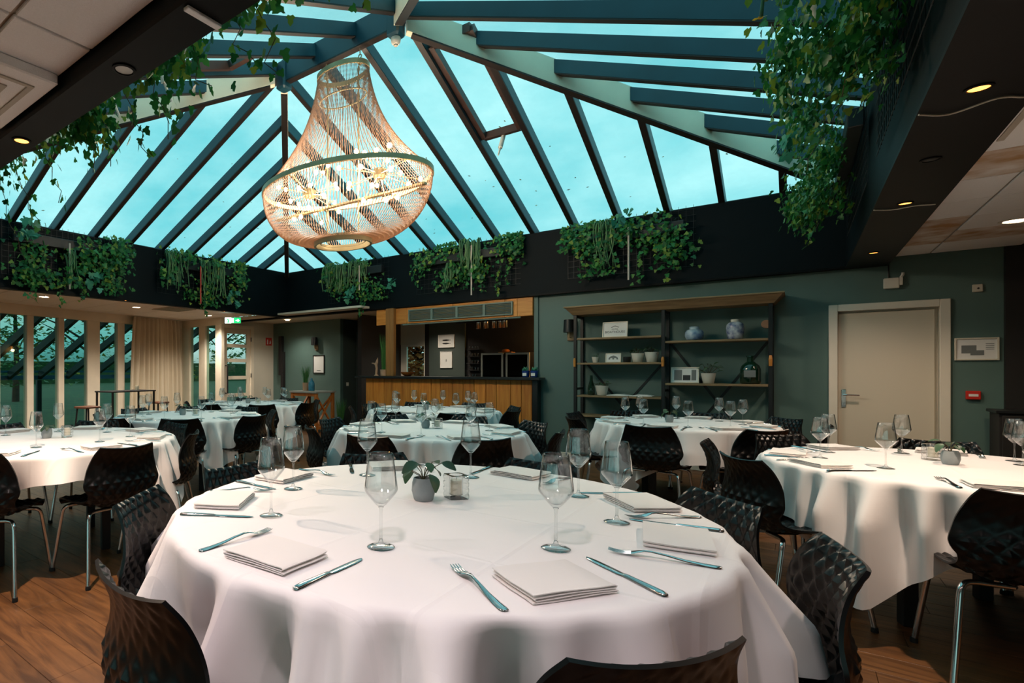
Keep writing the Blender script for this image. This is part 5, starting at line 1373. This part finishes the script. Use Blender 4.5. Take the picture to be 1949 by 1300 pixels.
def wallplant(fc, s0, s1, z0, z1, label, n=520, size=.055, prot=.16, seed=1, vines=(), strands=(), tubes=(), teal=(), flowers=(), nparts=34, red=False, dens=None):
    rg = random.Random(seed); t_, nrm, base = FRAMES[fc]
    org = fp(fc, (s0+s1)/2, 0, z0)
    t = thing('hanging_ivy', label, 'plant', org, 0, 'plants hanging along the fascia')
    def L(p): return p-org
    # wire trellis
    mb = MB(); g = .08; a0, a1, b0, b1 = s0-.02, s1+.02, FT-.70, FT+.07
    def rod(p, q): mb.bar(L(p), L(q), .0035, .0035, nrm)
    k = a0
    while k <= a1+.001: rod(fp(fc, k, .03, b0), fp(fc, k, .03, b1)); k += g
    k = b0
    while k <= b1+.001: rod(fp(fc, a0, .034, k), fp(fc, a1, .034, k)); k += g
    tag(mb.build('wire_trellis', M_wire, t), kind='stuff')
    # planter trough behind the leaves
    MB().bbox(*(sorted((L(fp(fc, s0+.1, .04, z1)).x, L(fp(fc, s1-.1, .13, z1)).x))), *(sorted((L(fp(fc, s0+.1, .04, z1)).y, L(fp(fc, s1-.1, .13, z1)).y))), z1-.26-z0, z1-.12-z0, .006).build('trough', M_wire, t)
    # clustered foliage
    cl = [(rg.uniform(s0, s1), rg.uniform(z0+.05, z1), rg.uniform(.05, prot)) for _ in range(max(5, int((s1-s0)*9)))]
    ring = MB(); pts = []
    for k in range(n):
        c = rg.choice(cl); s = min(max(rg.gauss(c[0], .12), s0-.06), s1+.06); z = min(max(rg.gauss(c[1], .10), z0-.04), z1+.05); d = abs(rg.gauss(c[2], .05))+.035
        if z > FT+.02: d = max(.035, d*.8)
        pts.append((s, d, z))
    for vs_, vd, vz0, vz1 in vines:      # trailing stems
        P = [fp(fc, vs_+rg.uniform(-.02, .02), vd*.6, vz1)]; m_ = 7
        for i in range(1, m_+1): P.append(fp(fc, vs_+rg.uniform(-.03, .03)*i/3, vd*(.6+.4*i/m_)+rg.uniform(-.02, .02), vz1+(vz0-vz1)*i/m_))
        MB().tube([L(p) for p in P], .0022, 5).build('vine', M_stem, t)
        for p in catmull(P, 3):
            q = p+Vector((rg.uniform(-.035, .035), rg.uniform(-.035, .035), rg.uniform(-.02, .02)))
            if rg.random() < .85:
                v, f = ivy_leaf_v(size*rg.uniform(.6, 1.1), rleafM(rg, L(q), nrm)); ring.add(v, f)
    parts = sorted(pts, key=lambda q: -q[1])[:nparts*2]; rg.shuffle(parts); parts = parts[:nparts]; pset = set(parts)
    for q in pts:
        if q in pset: continue
        v, f = ivy_leaf_v(size*rg.uniform(.6, 1.15), rleafM(rg, L(fp(fc, q[0], q[1], q[2])), nrm)); ring.add(v, f)
    tag(ring.build('foliage', M_ivy, t, smooth='all'), kind='stuff')
    for q in parts:
        o = link('leaf', LEAF_IVY, t); sz = size*rg.uniform(.95, 1.3); o.matrix_local = rleafM(rg, L(fp(fc, q[0], q[1]+.01, q[2])), nrm) @ Matrix.Scale(sz, 4)
    for (ss, zt, w, ln, cnt) in strands:   # pale tufts of hanging stems
        mb = MB()
        for k in range(cnt):
            s = ss+rg.uniform(-w, w); zz_ = zt+rg.uniform(-.06, .04); d = prot*rg.uniform(.7, 1.25); l = ln*rg.uniform(.45, 1.0)
            P = [L(fp(fc, s*.8+ss*.2, .06, zz_)), L(fp(fc, s, d, zz_+.02)), L(fp(fc, s+rg.uniform(-.03, .03), d+.02, zz_-l*.5)), L(fp(fc, s+rg.uniform(-.06, .06), d+.03, zz_-l))]
            mb.tube(catmull(P, 4), .0075, 5)
        tag(mb.build('hanging_stems', M_rhips, t, smooth='all'), kind='stuff')
    for (ss, z, r, cnt) in teal:           # blue green rosettes
        for k in range(cnt):
            o = link('leaf', LEAF_TEAL, t); sz = rg.uniform(.07, .12); o.matrix_local = rleafM(rg, L(fp(fc, ss+rg.uniform(-r, r), prot+.03+rg.uniform(0, .05), z+rg.uniform(-r, r))), nrm) @ Matrix.Scale(sz, 4)
    for (ss, za, zb) in tubes:
        MB().tube([L(fp(fc, ss, prot+.05, za)), L(fp(fc, ss, prot+.05, zb))], .012, 8).build('water_tube', M_red if red else M_pinkplastic, t, smooth=True)
    for (ss, d, z) in flowers:
        fl_ = MB(); c = L(fp(fc, ss, d, z))
        for k in range(9):
            a = k*2*PI/9; e = Vector((math.cos(a), math.sin(a)*.6, .35*math.sin(a)))*.035; w = Vector((-math.sin(a), math.cos(a)*.6, .3))*.010
            fl_.add([c, c+e*.6+w, c+e, c+e*.6-w], [(0, 1, 2, 3)])
        fl_.lathe([(0, -.006), (.01, -.004), (.011, .004), (0, .008)], 8, c.x, c.y, c.z)
        fl_.build('flower', mat_leaf('yellow petal', (214, 160, 20), (230, 186, 40), (240, 200, 60)) if 'yellow petal' not in MATS else MATS['yellow petal'], t)
    return t
def sy(px, py, fc):
    p = at_y(px, py, YB) if fc == 'B' else at_x(px, py, XL)
    return (p.x if fc == 'B' else p.y), p.z
def span(fc, a, b, y): return sorted((sy(a, y, fc)[0], sy(b, y, fc)[0]))
S = lambda fc, px, y: sy(px, y, fc)[0]
a, b = span('B', 628, 742, 540)
wallplant('B', a, b, 2.62, 3.30, 'feathery green hanging plant on the bar side fascia, left one under the chandelier', 620, .055, .16, 1,
          strands=[(a+.25, 3.28, .25, .5, 34), (a+.75, 3.26, .25, .45, 30)], tubes=[(S('B', 697, 520), 3.2, 2.75)], teal=[(a+.72, 2.72, .12, 16), (S('B', 757, 560), 2.80, .10, 9)], vines=[(a+.85, .2, 2.28, 2.7), (a+.95, .2, 2.35, 2.8)], nparts=24)
a, b = span('B', 797, 990, 515)
wallplant('B', a, b, 2.62, 3.30, 'wide hanging plant on the middle of the bar side fascia over the grille', 900, .055, .15, 2,
          strands=[(S('B', 905, 480), 3.32, .22, .5, 40), (S('B', 868, 500), 2.98, .10, .42, 16)], tubes=[(S('B', 908, 520), 3.25, 2.46)], vines=[(b-.3, .15, 2.45, 2.9), (b-.12, .15, 2.6, 3.0), (b-.55, .15, 2.5, 2.9)], nparts=30)
a, b = span('B', 1085, 1322, 470)
wallplant('B', a, b, 2.62, 3.28, 'wide hanging plant on the bar side fascia above the shelf unit', 1000, .055, .15, 3,
          strands=[(S('B', 1155, 440), 3.26, .12, .62, 30)], tubes=[(S('B', 1203, 500), 3.15, 2.46)], teal=[(S('B', 1190, 425), 3.27, .10, 12)], vines=[(b-.25, .18, 2.42, 2.9), (b-.6, .15, 2.42, 2.8), (a+.2, .14, 2.5, 2.9)], nparts=34)
a, b = span('L', 5, 232, 500)
wallplant('L', a, b, 2.50, 3.30, 'large ivy on the window side fascia, left one', 1150, .06, .22, 4,
          tubes=[(S('L', 117, 500), 3.1, 2.44)], teal=[(S('L', 38, 440), 3.22, .14, 20), (S('L', 165, 540), 2.62, .12, 12)], strands=[(S('L', 122, 480), 2.95, .08, .5, 12)], vines=[(a+.3, .2, 2.25, 2.6), (b-.7, .2, 2.3, 2.6), (b-1.0, .2, 2.22, 2.6)], nparts=50)
a, b = span('L', 300, 452, 530)
wallplant('L', a, b, 2.50, 3.30, 'ivy with pale tufts on the window side fascia near the exit sign', 800, .06, .2, 5,
          tubes=[(S('L', 366, 540), 3.1, 2.44)], red=True, strands=[(a+.25, 3.25, .2, .62, 26), (b-.75, 3.2, .25, .62, 34)], teal=[(b-.3, 2.62, .14, 14)], vines=[(a+.8, .2, 2.25, 2.6), (b-.9, .2, 2.28, 2.6)], nparts=40)
wallplant('R', 5.3, 7.3, 2.62, 3.28, 'bushy ivy on the right fascia, far one', 2300, .047, .40, 6, teal=[(5.6, 3.15, .16, 14)], vines=[(6.0, .30, 2.42, 2.8), (6.9, .34, 2.45, 2.8)], nparts=60, tubes=[])
wallplant('R', 2.75, 4.7, 2.66, 3.34, 'big ivy with yellow flowers on the right fascia, near one', 3000, .045, .42, 7, flowers=[(3.0, .50, 3.02), (3.35, .54, 2.98), (3.15, .46, 3.06)], vines=[(4.4, .36, 2.5, 2.9), (3.3, .25, 2.5, 2.8), (4.0, .3, 2.52, 2.8)], strands=[(3.1, 3.2, .1, .3, 8)], nparts=80, tubes=[])
wallplant('N', -2.55, -1.05, 2.62, 3.2, 'dark ivy trailing off the near fascia, right one', 1700, .046, .42, 8, vines=[(-2.0, .36, 2.50, 2.9), (-1.62, .42, 2.46, 2.9), (-2.3, .36, 2.38, 2.8), (-1.2, .5, 2.6, 3.0), (-2.55, .40, 2.36, 2.75), (-1.85, .5, 2.62, 2.9)], nparts=60, tubes=[])
wallplant('N', -4.3, -2.75, 2.58, 3.0, 'dark ivy trailing off the near fascia, left one', 1200, .046, .38, 9, vines=[(-3.0, .36, 2.38, 2.8), (-3.45, .36, 2.3, 2.75), (-3.9, .40, 2.2, 2.7), (-4.2, .42, 2.05, 2.6), (-2.85, .38, 2.40, 2.8)], nparts=60, tubes=[])

# ------------------------------------------------------------------ trees and hedge outside
def tree(name, label, x, y, h, r, seed, m, n=800, leaf=.16, trunk=True, low=.25):
    t = thing(name, label, 'tree', (x, y, -.14), 0, 'trees outside the windows'); rg = random.Random(seed)
    if trunk:
        MB().tube([(0, 0, 0), (.05, .02, h*.3), (-.04, 0, h*.6), (0, 0, h*.85)], [.16, .12, .08, .02], 9).build('trunk', M_bark, t, smooth=True)
        b_ = MB()
        for k in range(9):
            a = rg.uniform(0, 6.28); z = h*rg.uniform(.3, .7); b_.tube([(0, 0, z), (math.cos(a)*r*.4, math.sin(a)*r*.4, z+h*.12), (math.cos(a)*r*.8, math.sin(a)*r*.8, z+h*.2)], [.05, .035, .01], 6)
        b_.build('branches', M_bark, t, smooth=True)
    mb = MB(); cl = [(rg.uniform(0, 6.28), rg.uniform(.1, .85)*r, h*rg.uniform(low, .95)) for _ in range(26)]
    for k in range(n):
        a, q, z = rg.choice(cl); c = Vector((math.cos(a)*q+rg.gauss(0, r*.16), math.sin(a)*q+rg.gauss(0, r*.16), max(.1, z+rg.gauss(0, h*.06))))
        v, f = ivy_leaf_v(leaf*rg.uniform(.6, 1.2), rleafM(rg, c, Vector((0, 0, 1)))); mb.add(v, f)
    tag(mb.build('foliage', m, t, smooth='all'), kind='stuff')
tree('tree', 'leafy tree with yellowing leaves outside the left windows, nearest', -18.0, 5.5, 5.2, 2.3, 1, M_tree)
tree('tree', 'leafy tree outside the middle of the left windows', -19.5, 9.3, 5.6, 2.5, 2, M_tree)
tree('tree', 'dark leafy tree farther out behind the left windows', -27.0, 9.5, 6.0, 2.6, 4, M_tree, 700, .2)
tree('tree', 'dark leafy tree farther out behind the glazed door', -25.0, 19.5, 6.0, 3.0, 5, M_tree, 900, .2)
tree('autumn_shrub', 'orange brown autumn shrub outside the small bar window', -7.75, 12.6, 3.0, 1.5, 6, M_autumn, 4200, .12, low=.06)
